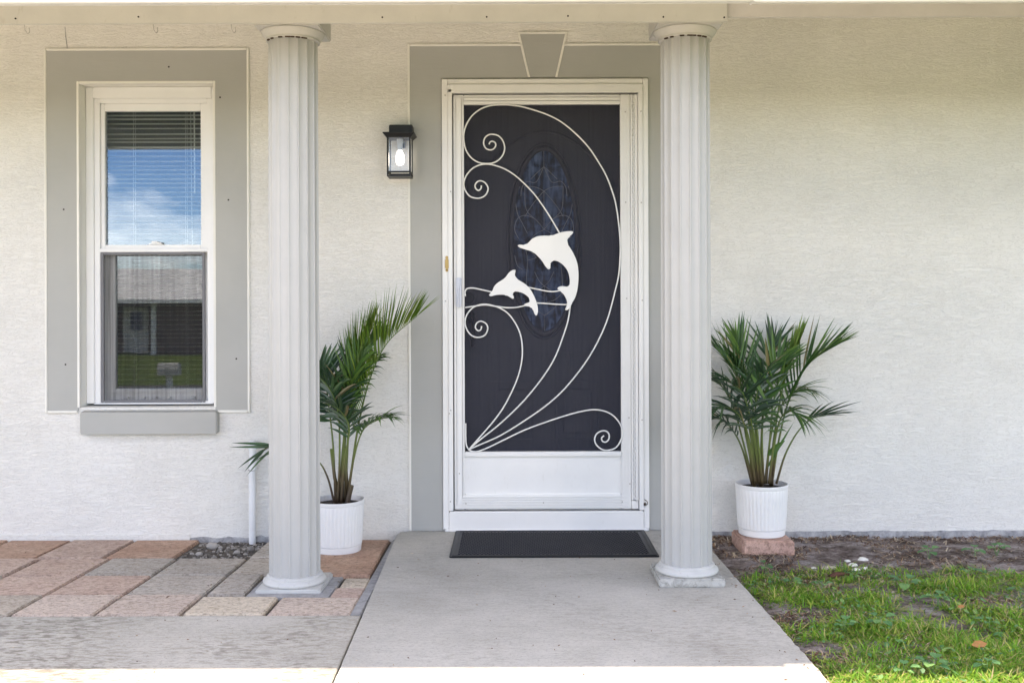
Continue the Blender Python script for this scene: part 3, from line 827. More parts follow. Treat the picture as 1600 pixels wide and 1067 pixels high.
# ------------------------------------------------------------------ inner entry door, seen through the screen
DY = 0.13
entry = thing("entry_door", "dark charcoal front door with oval leaded glass behind the screen", "door", (0.165, DY, 0.02))
dcx = XZ(850.5, 0, DY)[0]
b = MB(); b.box(dx0 + 0.001, dx0 + 0.03, 0.0, 0.199, 0.0, dz1 - 0.001); b.box(dx1 - 0.03, dx1 - 0.001, 0.0, 0.199, 0.0, dz1 - 0.001); b.box(dx0 + 0.03, dx1 - 0.03, 0.0, 0.199, dz1 - 0.03, dz1 - 0.001)
b.build("jamb", "trim_white", entry)
b = MB(); b.box(dx0 + 0.03, dx1 - 0.03, DY, DY + 0.045, 0.03, dz1 - 0.031); slab = b.build("slab", "door_charcoal", entry)
def ellipse_ring(b, cx, cz, rx0, rz0, rx1, rz1, y0, y1, seg=64):
    """raised rounded ring between two ellipses"""
    prof = [(0.0, y0), (0.15, y0 + (y1 - y0) * 0.8), (0.5, y1), (0.85, y0 + (y1 - y0) * 0.8), (1.0, y0)]
    rings = []
    for t, y in prof:
        rx, rz = rx0 + (rx1 - rx0) * t, rz0 + (rz1 - rz0) * t
        rings.append([b.bm.verts.new((cx + rx * math.cos(2 * math.pi * i / seg), y, cz + rz * math.sin(2 * math.pi * i / seg))) for i in range(seg)])
    for j in range(len(rings) - 1):
        for i in range(seg): b.bm.faces.new((rings[j][i], rings[j][(i + 1) % seg], rings[j + 1][(i + 1) % seg], rings[j + 1][i]))
ocz = XZ(0, 377, DY)[1]; orx, orz = 49 / 306.8, 141 / 306.8
b = MB(); ellipse_ring(b, dcx, ocz, orx - 0.004, orz - 0.004, orx + 0.020, orz + 0.026, DY + 0.001, DY - 0.020)
ellipse_ring(b, dcx, ocz, orx + 0.020, orz + 0.026, orx + 0.034, orz + 0.042, DY + 0.001, DY - 0.010)
b.build("oval_moulding", "door_charcoal", entry, smooth=True)
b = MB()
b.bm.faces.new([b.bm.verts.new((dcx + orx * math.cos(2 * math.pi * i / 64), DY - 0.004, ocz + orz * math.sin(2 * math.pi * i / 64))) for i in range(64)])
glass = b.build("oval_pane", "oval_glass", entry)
# lead came pattern, mirrored about the centre line (offsets in photograph pixels from the oval's centre)
half = [[(0, -140), (0, -116)], [(0, -116), (11, -106), (20, -97), (20, -97)], [(0, -116), (12, -92), (26, -93), (34, -84), (36, -70)],
        [(0, -78), (10, -83), (20, -85), (30, -85)], [(0, -78), (14, -62), (24, -48), (30, -38)], [(38, -85), (44, -68), (42, -45), (34, -28), (26, -12)],
        [(0, -18), (14, -34), (30, -40), (42, -34), (46, -18), (40, -4)], [(0, -18), (16, -8), (24, 10), (12, 26)], [(46, 22), (42, 38), (34, 44)],
        [(30, 8), (26, 30), (28, 60), (28, 85)], [(15, 48), (8, 62), (0, 70), (-12, 78)], [(0, 96), (16, 92), (28, 80), (30, 70)], [(0, 116), (14, 106), (20, 98)],
        [(0, 116), (0, 140)], [(0, 70), (0, 96)], [(0, -78), (0, -18)], [(30, -85), (28, -50), (14, -34)], [(12, 26), (26, 30)]]
b = MB()
for ln in half:
    for sgn in (1, -1):
        b.tube(spline([(dcx + sgn * x / 306.8, DY - 0.006, ocz - y / 306.8) for x, y in ln], 4), 0.0014, 4)
b.build("lead_came", "came_lead", glass)
def panel_mould(x0, x1, z0, z1, w=0.020):
    b = MB(); b.ring(x0, x1, z0, z1, x0 + w, x1 - w, z0 + w, z1 - w, DY - 0.011, DY, 0.005)
    b.box(x0 + w * 2.2, x1 - w * 2.2, DY - 0.008, DY, z0 + w * 2.2, z1 - w * 2.2, 0.006)
    return b.build("panel_moulding", "door_charcoal", entry)
for (pa, pb) in ((764, 838), (866, 938)):
    p0 = XZ(pa, 690, DY); p1 = XZ(pb, 594, DY); panel_mould(p0[0], p1[0], p0[1], p1[1])
b = MB(); pz = XZ(0, 552, DY)[1]; b.box(XZ(766, 0, DY)[0], XZ(936, 0, DY)[0], DY - 0.010, DY, pz - 0.008, pz + 0.008, 0.004)
arc = [(dcx + t * 0.27, DY - 0.003, XZ(0, 176, DY)[1] - 0.10 - 0.10 * t * t * 1.6) for t in np.linspace(-1, 1, 24)]
b.tube(arc, 0.008, 6); b.build("panel_moulding", "door_charcoal", entry)
# handle set and deadbolt
c = P(733, 465, DY)
b = MB(); disc_y(b, c.x, c.z, 0.030, DY - 0.022, DY); disc_y(b, c.x, c.z, 0.018, DY - 0.030, DY - 0.022); b.build("deadbolt", "hardware_black", entry, auto=True)
b = MB()
c0, c1 = P(734, 495, DY), P(739, 536, DY)
disc_y(b, c0.x, c0.z, 0.030, DY - 0.02, DY)
b.tube(spline([(c0.x, DY - 0.01, c0.z), (c0.x, DY - 0.05, c0.z), (c0.x + 0.02, DY - 0.065, c0.z - 0.03), (c1.x, DY - 0.06, c1.z), (c1.x, DY - 0.012, c1.z - 0.01)], 5), 0.009, 8)
b.build("handle", "hardware_black", entry, smooth=True)

# ------------------------------------------------------------------ storm door with screen, scrolls and dolphins
SY = -0.022                                              # front of the leaf
storm = thing("storm_door", "white screen storm door with dolphin scrollwork in the entrance", "door", (0.165, SY, 0.0))
def sx(px): return XZ(px, 0, SY)[0]
def sz(py): return XZ(0, py, SY)[1]
b = MB()
zb0, ztop = sz(797), sz(124)
# left, right, head: outer flange, inner step
b.box(sx(691.5), sx(700.5), SY - 0.004, 0.0, sz(826), ztop, 0.002); b.box(sx(700.8), sx(707.5), SY - 0.016, 0.02, zb0, sz(140), 0.003)
b.box(sx(1005), sx(1013.5), SY - 0.004, 0.0, sz(826), ztop, 0.002); b.box(sx(997.5), sx(1004.7), SY - 0.014, 0.02, zb0, sz(140), 0.003)
b.box(sx(700.8), sx(1004.7), SY - 0.004, 0.0, sz(132), ztop, 0.002); b.box(sx(700.8), sx(1004.7), SY - 0.016, 0.02, sz(146), sz(132.4), 0.004)
b.build("door_frame", "frame_white", storm)
b = MB(); b.box(sx(700.8), sx(1004.7), SY - 0.010, 0.05, 0.001, zb0 - 0.004, 0.004); b.box(sx(694), sx(1012), SY - 0.016, -0.012, 0.0015, 0.012, 0.003); b.build("threshold", "frame_white", storm)
# leaf
X_0, X_1, X_2, X_3 = sx(709.3), sx(725.5), sx(970), sx(985.5)
Zt, Zi, Zm, Zm2, Zk, Zb = sz(148.5), sz(163.5), sz(705.5), sz(713), sz(772), sz(795.5)
b = MB(); b.box(X_0, X_1, SY, SY + 0.03, Zb, Zt, 0.003); b.box(X_0 + 0.012, X_1 - 0.010, SY - 0.004, SY - 0.0005, Zb + 0.02, Zt - 0.01, 0.002); b.build("stile", "frame_white", storm)
b = MB(); b.box(X_2, X_3, SY, SY + 0.03, Zb, Zt, 0.003)
for k in range(3): b.box(X_2 + 0.007 + k * 0.014, X_2 + 0.014 + k * 0.014, SY - 0.003, SY - 0.0005, Zb + 0.075, Zt - 0.01, 0.001)
b.build("stile", "frame_white", storm)
b = MB(); b.box(X_1, X_2, SY + 0.0005, SY + 0.03, Zi, Zt, 0.003); b.box(X_1, X_2, SY - 0.004, SY, Zi + 0.016, Zt - 0.012, 0.002); b.build("top_rail", "frame_white", storm)
b = MB(); b.box(X_1, X_2, SY - 0.004, SY + 0.03, Zm2, Zm, 0.003); b.build("mid_rail", "frame_white", storm)
b = MB(); b.box(X_1, X_2, SY + 0.012, SY + 0.024, Zk, Zm2 - 0.0005); b.build("kick_panel", "frame_white", storm)
b = MB(); b.box(X_1 + 0.0005, X_2 - 0.0005, SY + 0.001, SY + 0.03, Zb, Zk, 0.003)
for k in range(5):
    z = Zb + 0.008 + k * 0.0125; b.box(X_0 + 0.004 + 0.010 * k * 0.9, X_3 - 0.004 - 0.006 * k, SY - 0.005, SY + 0.0005, z, z + 0.0085, 0.0015)
b.box(X_3 + 0.0012, sx(996.8), SY + 0.001, SY + 0.03, Zb, sz(783), 0.002)
b.build("bottom_rail", "frame_white", storm)
b = MB(); q(b, (X_1 - 0.006, SY + 0.014, Zm - 0.006), (X_2 + 0.006, SY + 0.014, Zm - 0.006), (X_2 + 0.006, SY + 0.014, Zi + 0.006), (X_1 - 0.006, SY + 0.014, Zi + 0.006))
b.build("screen", "door_screen", storm)
# piano hinge: alternating knuckles
hx = sx(990.5)
b = MB(); b.box(X_3 + 0.001, sx(997), SY + 0.008, SY + 0.02, sz(782), Zt, 0)
b.box(X_3 + 0.0015, hx - 0.006, SY - 0.001, SY + 0.0075, sz(782), Zt, 0.001); b.box(hx + 0.006, sx(997), SY - 0.001, SY + 0.0075, sz(782), Zt, 0.001)
z = sz(781); k = 0
while z < Zt - 0.013:
    off = -0.0028 if k % 2 else 0.0028
    b.box(hx + off - 0.0045, hx + off + 0.0045, SY - 0.004, SY + 0.004, z, z + 0.0095)
    z += 0.0118; k += 1
b.build("hinge", "frame_white", storm)
# screws
for (px, py) in ((978, 176), (978, 317), (979, 467), (982, 653), (983, 756), (717, 739), (1002, 176), (1002, 318), (1003, 470), (1002, 656), (696.5, 470), (702, 645), (703, 782), (704, 640), (727, 786), (848, 785), (971, 784), (697, 150), (705, 300)):
    b = MB(); yy = SY - (0.0165 if (px < 708 or px > 996) else 0.004)
    disc_y(b, sx(px), sz(py), 0.0036, yy - 0.0016, yy + 0.004, 8); b.build("screw", "screw_steel", storm)
# push-button pull handle
b = MB()
hxx = sx(717)
b.box(hxx - 0.013, hxx + 0.014, SY - 0.020, SY - 0.0045, sz(480), sz(434), 0.003)
b.build("handle", "handle_white", storm)
b = MB(); b.box(hxx - 0.009, hxx + 0.010, SY - 0.034, SY - 0.0205, sz(447), sz(435), 0.004); b.tube([(hxx, SY - 0.024, sz(450)), (hxx - 0.002, SY - 0.034, sz(462)), (hxx - 0.002, SY - 0.026, sz(479))], 0.006, 8)
b.build("handle_lever", "handle_white", storm, smooth=False)
# rusty bracket at the foot of the right jamb
b = MB(); c = P(1007, 787, SY - 0.016); b.box(c.x - 0.006, c.x + 0.004, SY - 0.016, SY - 0.003, c.z - 0.012, c.z + 0.002, 0.002)
b.tube(spline([(c.x - 0.004, SY - 0.018, c.z + 0.02), (c.x + 0.008, SY - 0.02, c.z + 0.012), (c.x + 0.010, SY - 0.02, c.z - 0.002), (c.x, SY - 0.02, c.z - 0.008)], 4), 0.002, 6)
b.build("corner_bracket", "rust_dark", storm)

# scroll rods: measured on the door
def crop(ox, oy, s, pts): return [(ox + x / s, oy + y / s) for x, y in pts]
cA = lambda p: crop(700, 140, 5.3375, p)
cB = lambda p: crop(840, 140, 5.3375, p)
cC = lambda p: crop(780, 340, 6.671, p)
cD = lambda p: crop(700, 430, 3.681, p)
cE = lambda p: crop(820, 450, 3.95, p)
rods = []
rods.append(cA([(347, 458), (355, 440), (375, 432), (398, 445), (402, 470), (385, 495), (355, 504), (320, 490), (302, 450), (312, 405), (345, 378), (385, 375), (430, 390), (463, 430), (477, 485), (465, 540), (430, 585), (380, 612), (320, 618), (260, 608), (200, 570), (155, 505), (136, 420), (140, 350), (165, 280), (210, 215), (275, 165), (350, 137), (430, 128), (520, 130), (620, 145), (720, 172)])
            + cB([(110, 222), (220, 285), (330, 378), (430, 485), (510, 605), (575, 720), (625, 850), (655, 960)])
            + [(966.5, 345), (969, 372), (969.5, 395), (967.5, 425), (962.5, 450), (947, 505), (921.5, 556), (888.5, 600), (858, 629.5), (821, 655.8), (781.5, 680), (750, 694), (731, 702)])
rods.append(cA([(282, 800), (278, 825), (258, 842), (235, 825), (230, 795), (250, 768), (280, 762), (315, 780), (338, 825), (320, 875), (280, 902), (230, 905), (180, 885), (145, 835), (135, 780), (155, 720), (200, 665), (260, 632), (330, 622), (400, 635), (480, 665), (560, 715), (640, 785), (720, 870), (790, 965)]) + [(861, 341), (875.5, 366)])
rods.append([(891, 478), (888, 498), (883, 516), (868, 556), (848, 589), (817, 627), (781.5, 661), (749, 687), (731, 702.5)])
rods.append(cD([(193, 292), (188, 312), (172, 318), (157, 300), (165, 275), (190, 264), (220, 280), (228, 310), (210, 345), (170, 357), (130, 342), (103, 300), (98, 260), (112, 220), (145, 185), (190, 168), (240, 170), (300, 190), (350, 225), (395, 290), (420, 360), (427, 440), (418, 520), (395, 600), (355, 690), (310, 770), (250, 850), (180, 930), (118, 1000)]))
rods.append(cE([(487, 912), (472, 925), (475, 945), (495, 952), (515, 935), (517, 905), (500, 885), (470, 884), (440, 902), (428, 935), (440, 970), (475, 998), (515, 1002), (560, 985), (590, 940), (600, 890), (585, 840), (550, 795), (500, 765), (430, 752), (350, 762), (250, 788), (150, 820)]) + [(822, 670.5), (789.7, 685.5), (765, 697.5), (749, 704), (740, 705.3), (732.5, 702.5), (728, 695), (727, 682), (727, 661)])
rods.append(cD([(100, 120), (98, 95), (110, 77), (140, 73), (180, 80), (255, 97)]))
rods.append(cC([(290, 725), (400, 748), (500, 768), (570, 772), (650, 760)]))
rods.append(cD([(98, 185), (150, 178), (210, 170), (270, 178), (345, 187), (400, 184), (455, 172)]))
rods.append(cC([(380, 890), (500, 898), (600, 905), (710, 910)]))
RY = SY - 0.003
for r in rods:
    b = MB(); b.tube(spline([P(x, y, RY) for x, y in r], 5), 0.0037, 8); b.build("scroll_rod", "scroll_white", storm, smooth=True)
def dolphin(pts, label):
    b = MB()
    sp = spline([P(x, y, 0) for x, y in pts] , 3)[:-1]
    pl = [(p.x, p.z) for p in sp]
    b.prism(pl, 'y', RY - 0.012, RY + 0.004)
    fr = [f for f in b.bm.faces if len(f.verts) > 4 and f.calc_center_median().y < RY - 0.01]
    bmesh.ops.bevel(b.bm, geom=list({e for f in fr for e in f.edges}), offset=0.0035, segments=3, affect='EDGES', clamp_overlap=True)
    o = b.build("dolphin", "scroll_white", storm, auto=True); o['label'] = label
big = cC([(192, 297), (215, 287), (270, 292), (305, 268), (345, 228), (400, 203), (470, 195), (540, 197), (590, 180), (640, 163), (700, 152), (755, 150), (770, 160), (760, 178), (725, 210), (707, 245), (708, 278), (745, 335), (785, 410), (812, 490), (822, 580), (820, 680), (805, 780), (780, 850), (745, 905), (735, 935), (715, 960), (692, 967), (684, 955), (700, 920), (705, 890), (695, 850), (670, 805), (640, 775), (608, 750), (615, 728), (645, 718), (690, 722), (725, 720), (733, 680), (728, 620), (710, 560), (675, 510), (630, 472), (590, 455), (555, 455), (535, 468), (530, 495), (534, 525), (520, 543), (500, 535), (470, 495), (445, 455), (405, 410), (355, 365), (300, 345), (250, 330), (215, 318), (192, 297)])
small = crop(680, 370, 5.617, [(472, 512), (490, 490), (505, 470), (520, 435), (550, 405), (590, 380), (620, 355), (645, 320), (675, 297), (700, 292), (707, 300), (700, 330), (706, 362), (740, 385), (780, 410), (815, 440), (845, 480), (875, 540), (895, 600), (900, 650), (892, 685), (880, 690), (868, 670), (855, 635), (835, 615), (800, 610), (780, 603), (785, 590), (815, 578), (832, 570), (828, 545), (800, 515), (760, 492), (720, 482), (690, 483), (678, 495), (682, 520), (692, 535), (680, 545), (655, 530), (620, 512), (580, 508), (530, 512), (490, 522), (472, 512)])
dolphin(big, "larger leaping dolphin cut-out at centre")
dolphin(small, "smaller leaping dolphin cut-out at left")

# small brass case on the door frame
c = P(698.5, 412, SY - 0.012)
case = thing("door_case", "small brass case screwed on the door frame left of the white handle", "plaque", (c.x, SY - 0.004, c.z))
b = MB(); b.box(c.x - 0.009, c.x + 0.009, SY - 0.020, SY - 0.006, c.z - 0.025, c.z + 0.025, 0.004); b.build("body", "brass", case)
for sg in (1, -1):
    b = MB(); disc_y(b, c.x, c.z + sg * 0.031, 0.008, SY - 0.010, SY - 0.005, 12); b.build("mounting_ear", "brass", case)
b = MB(); disc_y(b, c.x, c.z - 0.031, 0.003, SY - 0.012, SY - 0.0095, 8); b.build("screw", "hole_dark", case)

# ------------------------------------------------------------------ wall lantern (lit)
lc = Vector((-0.5425, -0.09, 1.84))
lan = thing("wall_lantern", "black wall lantern with ribbed glass and lit bulb left of the door", "lamp", (lc.x, 0, lc.z))
b = MB(); b.box(-0.597, -0.483, -0.085, -0.0005, 1.938, 1.995, 0.003); b.build("mount", "black_metal", lan)
zt, zb_ = 1.931, 1.762
hw, y0, y1 = 0.0575, -0.145, -0.038
b = MB()
zc0, zc1 = 1.924, 1.946
lo = [(-hw, y0), (hw, y0), (hw, y1), (-hw, y1)]; hi = [(-hw - 0.018, y0 - 0.018), (hw + 0.018, y0 - 0.018), (hw + 0.018, y1 + 0.018), (-hw - 0.018, y1 + 0.018)]
va = [b.bm.verts.new((lc.x + x, y, zc0)) for x, y in lo]; vb = [b.bm.verts.new((lc.x + x, y, zc1 - 0.004)) for x, y in hi]; vc = [b.bm.verts.new((lc.x + x, y, zc1)) for x, y in hi]
b.bm.faces.new(va)
for A, B in ((va, vb), (vb, vc)):
    for i in range(4): b.bm.faces.new((A[i], A[(i + 1) % 4], B[(i + 1) % 4], B[i]))
b.bm.faces.new(list(reversed(vc))); b.build("cap", "black_metal", lan)
b = MB()
t = 0.0075
for x in (-hw, hw - t):
    for y in (y0, y1 - t): b.box(lc.x + x, lc.x + x + t, y, y + t, zb_ - 0.0195, zc0 - 0.0005)
for z0, z1 in ((zb_ - 0.008, zb_ - 0.0003),):
    b.box(lc.x - hw + t, lc.x + hw - t, y0, y0 + t, z0, z1); b.box(lc.x - hw + t, lc.x + hw - t, y1 - t, y1, z0, z1)
    b.box(lc.x - hw, lc.x - hw + t, y0 + t, y1 - t, z0, z1); b.box(lc.x + hw - t, lc.x + hw, y0 + t, y1 - t, z0, z1)
b.box(lc.x - hw, lc.x + hw, y0, y1, zb_ - 0.026, zb_ - 0.020)
b.box(lc.x - 0.015, lc.x + 0.015, y1, -0.0005, zb_ + 0.13, zb_ + 0.155)
b.build("cage", "black_metal", lan)
def ribbed(b, ax, c0, c1, fixed, z0, z1, nr=11):
    pts = []
    k = nr * 6
    for i in range(k + 1):
        u = c0 + (c1 - c0) * i / k
        d = 0.0016 * abs(math.sin(math.pi * i / 6))
        pts.append((u, fixed - d))
    for i in range(k):
        (u0, d0), (u1, d1) = pts[i], pts[i + 1]
        if ax == 'x': q(b, (u0, d0, z0), (u1, d1, z0), (u1, d1, z1), (u0, d0, z1))
        else: q(b, (d0, u0, z0), (d1, u1, z0), (d1, u1, z1), (d0, u0, z1))
b = MB(); ribbed(b, 'x', lc.x - hw + t, lc.x + hw - t, y0 + 0.004, zb_, zc0); b.build("glass_pane", "lantern_glass", lan)
b = MB(); ribbed(b, 'y', y0 + t, y1 - t, lc.x + hw - 0.003, zb_, zc0); b.build("glass_pane", "lantern_glass", lan)
b = MB(); ribbed(b, 'y', y0 + t, y1 - t, lc.x - hw + 0.005, zb_, zc0); b.build("glass_pane", "lantern_glass", lan)
b = MB(); b.lathe([(0.0125, 1.868), (0.013, 1.90), (0.016, 1.905), (0.016, 1.923)], lc.x, -0.09, 16); b.build("lamp_socket", "vinyl_white", lan)
b = MB(); b.lathe([(0.004, 1.795), (0.015, 1.800), (0.0205, 1.815), (0.0215, 1.832), (0.018, 1.850), (0.0115, 1.8675)], lc.x, -0.09, 20); b.build("bulb", "lit_bulb", lan, smooth=True)

# ------------------------------------------------------------------ porch columns
def column(cx, cy, z_plinth0, z_plinth1, label, paint_base):
    t = thing("porch_column", label, "column", (cx, cy, z_plinth0), "fluted porch columns")
    b = MB(); b.box(cx - 0.131, cx + 0.131, cy - 0.131, cy + 0.131, z_plinth0, z_plinth1, 0.006); b.build("plinth", paint_base, t)
    z = z_plinth1
    b = MB(); b.lathe([(0.124, z + 0.0005), (0.1275, z + 0.006), (0.126, z + 0.013), (0.119, z + 0.019), (0.1125, z + 0.022), (0.1105, z + 0.025), (0.1125, z + 0.028), (0.1105, z + 0.032), (0.104, z + 0.036)], cx, cy, 64)
    b.build("base", "base_paint", t, smooth=True)
    ztop = 2.184
    nf, per = 16, 10
    def fl(r, a, zz):
        u = (a / (2 * math.pi) * nf) % 1.0
        if u < 0.13: return r
        w = (u - 0.13) / 0.87
        e = min(w, 1 - w)
        return r - 0.0036 * min(1, e / 0.05) - 0.0042 * math.sin(math.pi * w)
    b = MB(); r0, r1 = 0.1035, 0.0995
    b.lathe([(r0, z + 0.0365), (r0 * 0.75 + r1 * 0.25, z + 0.6), (r0 * 0.4 + r1 * 0.6, 1.3), (r1, ztop)], cx, cy, nf * per * 2, True, fl)
    b.build("shaft", "column_paint", t, auto=True)
    zc = ztop + 0.0005
    b = MB(); b.lathe([(0.100, zc), (0.1075, zc + 0.001), (0.109, zc + 0.005), (0.1075, zc + 0.008), (0.108, zc + 0.010), (0.114, zc + 0.016), (0.122, zc + 0.026), (0.1265, zc + 0.034), (0.1275, zc + 0.0375)], cx, cy, 64)
    b.build("capital", "capital_paint", t, smooth=True)
    b = MB()
    for a0_, da in ((-1.9, .10), (-1.62, .14), (-1.40, .06), (-1.22, .10), (-1.0, .16), (-2.3, .08), (-2.6, .12)):
        for k in range(5):
            a_ = a0_ + da * k / 4
            b.box(cx + 0.1045 * math.cos(a_) - 0.0035, cx + 0.1045 * math.cos(a_) + 0.0035, cy + 0.1045 * math.sin(a_) - 0.003, cy + 0.1045 * math.sin(a_) + 0.003, ztop - 0.0035, ztop + 0.001)
    tag(b.build("open_joint", "rust_dark", t), kind='stuff')
    b = MB(); b.box(cx - 0.130, cx + 0.130, cy - 0.128, cy + 0.130, zc + 0.038, 2.3145, 0.004); b.build("abacus", "capital_paint", t)
    return t
m = mat("plinth_stained", rough=0.8, spec=0.2); n = N(m)
st = n.noise(n.coord((1, 1, 1)), 24, 8, 0.72, 0.5)
c = n.ramp(st, [(0.30, (0.16, 0.165, 0.14)), (0.44, (0.34, 0.335, 0.31)), (0.53, (0.47, 0.465, 0.44)), (0.75, (0.52, 0.515, 0.49))])
c = n.mix(0.6, c, n.ramp(n.noise(n.coord(), 5, 4), [(0.35, (0.72, 0.72, 0.68)), (0.6, (1, 1, 1))]), 'MULTIPLY')
n.color(c); n.normal(n.bump(st, 0.4, 0.006)); M['plinth_stained'] = m
painted("base_paint", (0.50, 0.50, 0.48), 0.6, vary=0.1, bump=0.3, dirt=0.9)
CY = -0.866
column(-0.888, CY, -0.05, -0.003, "fluted white porch column standing on the pavers between window and lantern", "base_paint")
column(0.708, CY, 0.0, 0.0345, "fluted white porch column standing on the walkway slab by the doormat", "plinth_stained")

# ------------------------------------------------------------------ doormat
mx0, mx1, my0, my1 = -0.281, 0.648, -0.535, -0.035
mat_t = thing("doormat", "black rubber doormat with woven relief and plain border before the door", "doormat", ((mx0 + mx1) / 2, (my0 + my1) / 2, 0))
b = MB(); b.prism([(mx0, my0), (mx1, my0), (mx1, my1), (mx0, my1)], 'z', 0.0015, 0.007, 0.003); b.build("base", "rubber", mat_t)
b = MB(); bw = 0.035
for (xa, xb, ya, yb) in ((mx0 + 0.012, mx1 - 0.012, my0 + 0.012, my0 + 0.022), (mx0 + 0.012, mx1 - 0.012, my1 - 0.022, my1 - 0.012), (mx0 + 0.012, mx0 + 0.022, my0 + 0.022, my1 - 0.022), (mx1 - 0.022, mx1 - 0.012, my0 + 0.022, my1 - 0.022)):
    b.box(xa, xb, ya, yb, 0.006, 0.0095)
b.build("border", "rubber", mat_t)
vv, ff = [], []
py_ = my0 + bw; jr = 0
while py_ < my1 - bw - 0.012:
    px_ = mx0 + bw + (0.0085 if jr % 2 else 0)
    while px_ < mx1 - bw - 0.012:
        k = len(vv)
        w_, d_ = 0.0125, 0.0105
        vv += [(px_, py_, 0.007), (px_ + w_, py_, 0.007), (px_ + w_, py_ + d_, 0.007), (px_, py_ + d_, 0.007),
               (px_ + 0.003, py_ + 0.003, 0.0118), (px_ + w_ - 0.003, py_ + 0.003, 0.0118), (px_ + w_ - 0.003, py_ + d_ - 0.003, 0.0118), (px_ + 0.003, py_ + d_ - 0.003, 0.0118)]
        ff += [(k, k + 1, k + 5, k + 4), (k + 1, k + 2, k + 6, k + 5), (k + 2, k + 3, k + 7, k + 6), (k + 3, k, k + 4, k + 7), (k + 4, k + 5, k + 6, k + 7)]
        px_ += 0.017
    py_ += 0.0145; jr += 1
o = raw_mesh("woven_relief", vv, ff, "rubber", mat_t); o['kind'] = 'stuff'

# ------------------------------------------------------------------ potted palms
def leaflet(vs_, fs, p, d, nrm, L, W, droop, seg=5):
    """narrow folded blade from p along d, bending down by droop"""
    d = d.normalized()
    side = d.cross(nrm)
    if side.length < 1e-3: side = d.orthogonal()
    side.normalize()
    up = side.cross(d).normalized()
    k0_ = len(vs_)
    for i in range(seg + 1):
        t_ = i / seg
        c_ = p + d * (L * t_) + Vector((0, 0, -1)) * (droop * L * t_ * t_ * (0.6 + 0.6 * t_))
        w_ = W * 0.5 * (min(1.0, 0.35 + t_ * 3.2) if t_ < 0.25 else max(0.02, (1 - ((t_ - 0.25) / 0.75) ** 1.6)))
        vs_ += [c_ - side * w_ + up * (w_ * 0.55), c_, c_ + side * w_ + up * (w_ * 0.55)]
    for i in range(seg):
        a_ = k0_ + i * 3
        fs += [(a_, a_ + 1, a_ + 4, a_ + 3), (a_ + 1, a_ + 2, a_ + 5, a_ + 4)]

def frond(parent, ctrl, nl, Lmax, W, start=0.35, spread=0.75, lift=0.35, droop=0.25, up=None, mat_="palm_leaf", sides=(1, -1), stem=0.006, jit=0.12, ang0=55, ang1=25):
    pts = spline(ctrl, 10)
    k = len(pts)
    b = MB(); b.tube(pts, stem, 6, lambda t: 1.0 - 0.82 * t); st = b.build("stem", "palm_stem", parent, smooth=True)
    vs_, fs = [], []
    for i in range(nl):
        u = start + (1 - start) * (i + 0.3) / nl
        x = u * (k - 1); j = min(int(x), k - 2); fr = x - j
        p = pts[j].lerp(pts[j + 1], fr)
        T = (pts[min(j + 2, k - 1)] - pts[max(j - 1, 0)]).normalized()
        U = Vector(up) if up else Vector((0, 0, 1))
        S = T.cross(U)
        if S.length < 0.05: S = Vector((1, 0, 0))
        S.normalize(); Nn = S.cross(T).normalized()
        v = (u - start) / (1 - start)
        prof = (0.55 + 0.45 * min(1, v * 4)) * (1 - 0.55 * max(0, (v - 0.55) / 0.45) ** 1.5)
        ang = R(ang0 + (ang1 - ang0) * v)
        for sd in sides:
            a_ = ang + random.uniform(-jit, jit)
            d = T * math.cos(a_) + (S * sd * spread + Nn * lift) * math.sin(a_)
            d += Vector((random.uniform(-jit, jit), random.uniform(-jit, jit), random.uniform(-jit, jit))) * 0.5
            L = Lmax * prof * random.uniform(0.82, 1.1)
            leaflet(vs_, fs, p, d, Nn, L, W * random.uniform(0.95, 1.45), droop * random.uniform(0.5, 1.5))
    for e in range(3):                                            # tip leaflets
        T = (pts[-1] - pts[-3]).normalized()
        leaflet(vs_, fs, pts[-1], T + Vector((random.uniform(-.25, .25), random.uniform(-.2, .2), random.uniform(-.2, .2))), Vector((0, 0, 1)), Lmax * 0.5, W * 0.7, droop)
    return raw_mesh("frond", [tuple(v) for v in vs_], fs, mat_, parent)

def pot(parent, cx, cy, z0):
    nr = 40
    def rib(r, a, zz):
        return r + (0.0026 * abs(math.sin(a * nr / 2)) if z0 + 0.034 < zz < z0 + 0.222 else 0.0)
    def prof(h): return 0.1075 + 0.0135 * h / 0.24
    b = MB()
    b.lathe([(0.080, z0), (prof(0) - 0.003, z0 + 0.0005), (prof(0), z0 + 0.003), (prof(0.03) + 0.001, z0 + 0.032), (prof(0.03) - 0.002, z0 + 0.0335)], cx, cy, 160)
    b.build("saucer", "pot_white", parent, auto=True)
    b = MB()
    prof_l = [(prof(0.034) - 0.003, z0 + 0.0340), (prof(0.036), z0 + 0.036)] + [(prof(0.036 + 0.18 * i / 5), z0 + 0.036 + 0.18 * i / 5) for i in range(6)] + [(prof(0.222), z0 + 0.2225), (prof(0.225) + 0.0025, z0 + 0.225), (prof(0.24) + 0.003, z0 + 0.238), (prof(0.24) + 0.001, z0 + 0.241), (prof(0.24) - 0.003, z0 + 0.2405), (prof(0.22) - 0.005, z0 + 0.205)]
    b.lathe(prof_l, cx, cy, 240, False, rib)
    b.build("pot", "pot_white", parent, auto=True)
    b = MB(); b.lathe([(0.112, z0 + 0.195), (0.115, z0 + 0.215), (0.06, z0 + 0.219), (0.01, z0 + 0.222)], cx, cy, 32); b.build("potting_soil", "potting_soil", parent)

painted("potting_soil", (0.03, 0.022, 0.017), 1.0, vary=0.3, bump=1.0)

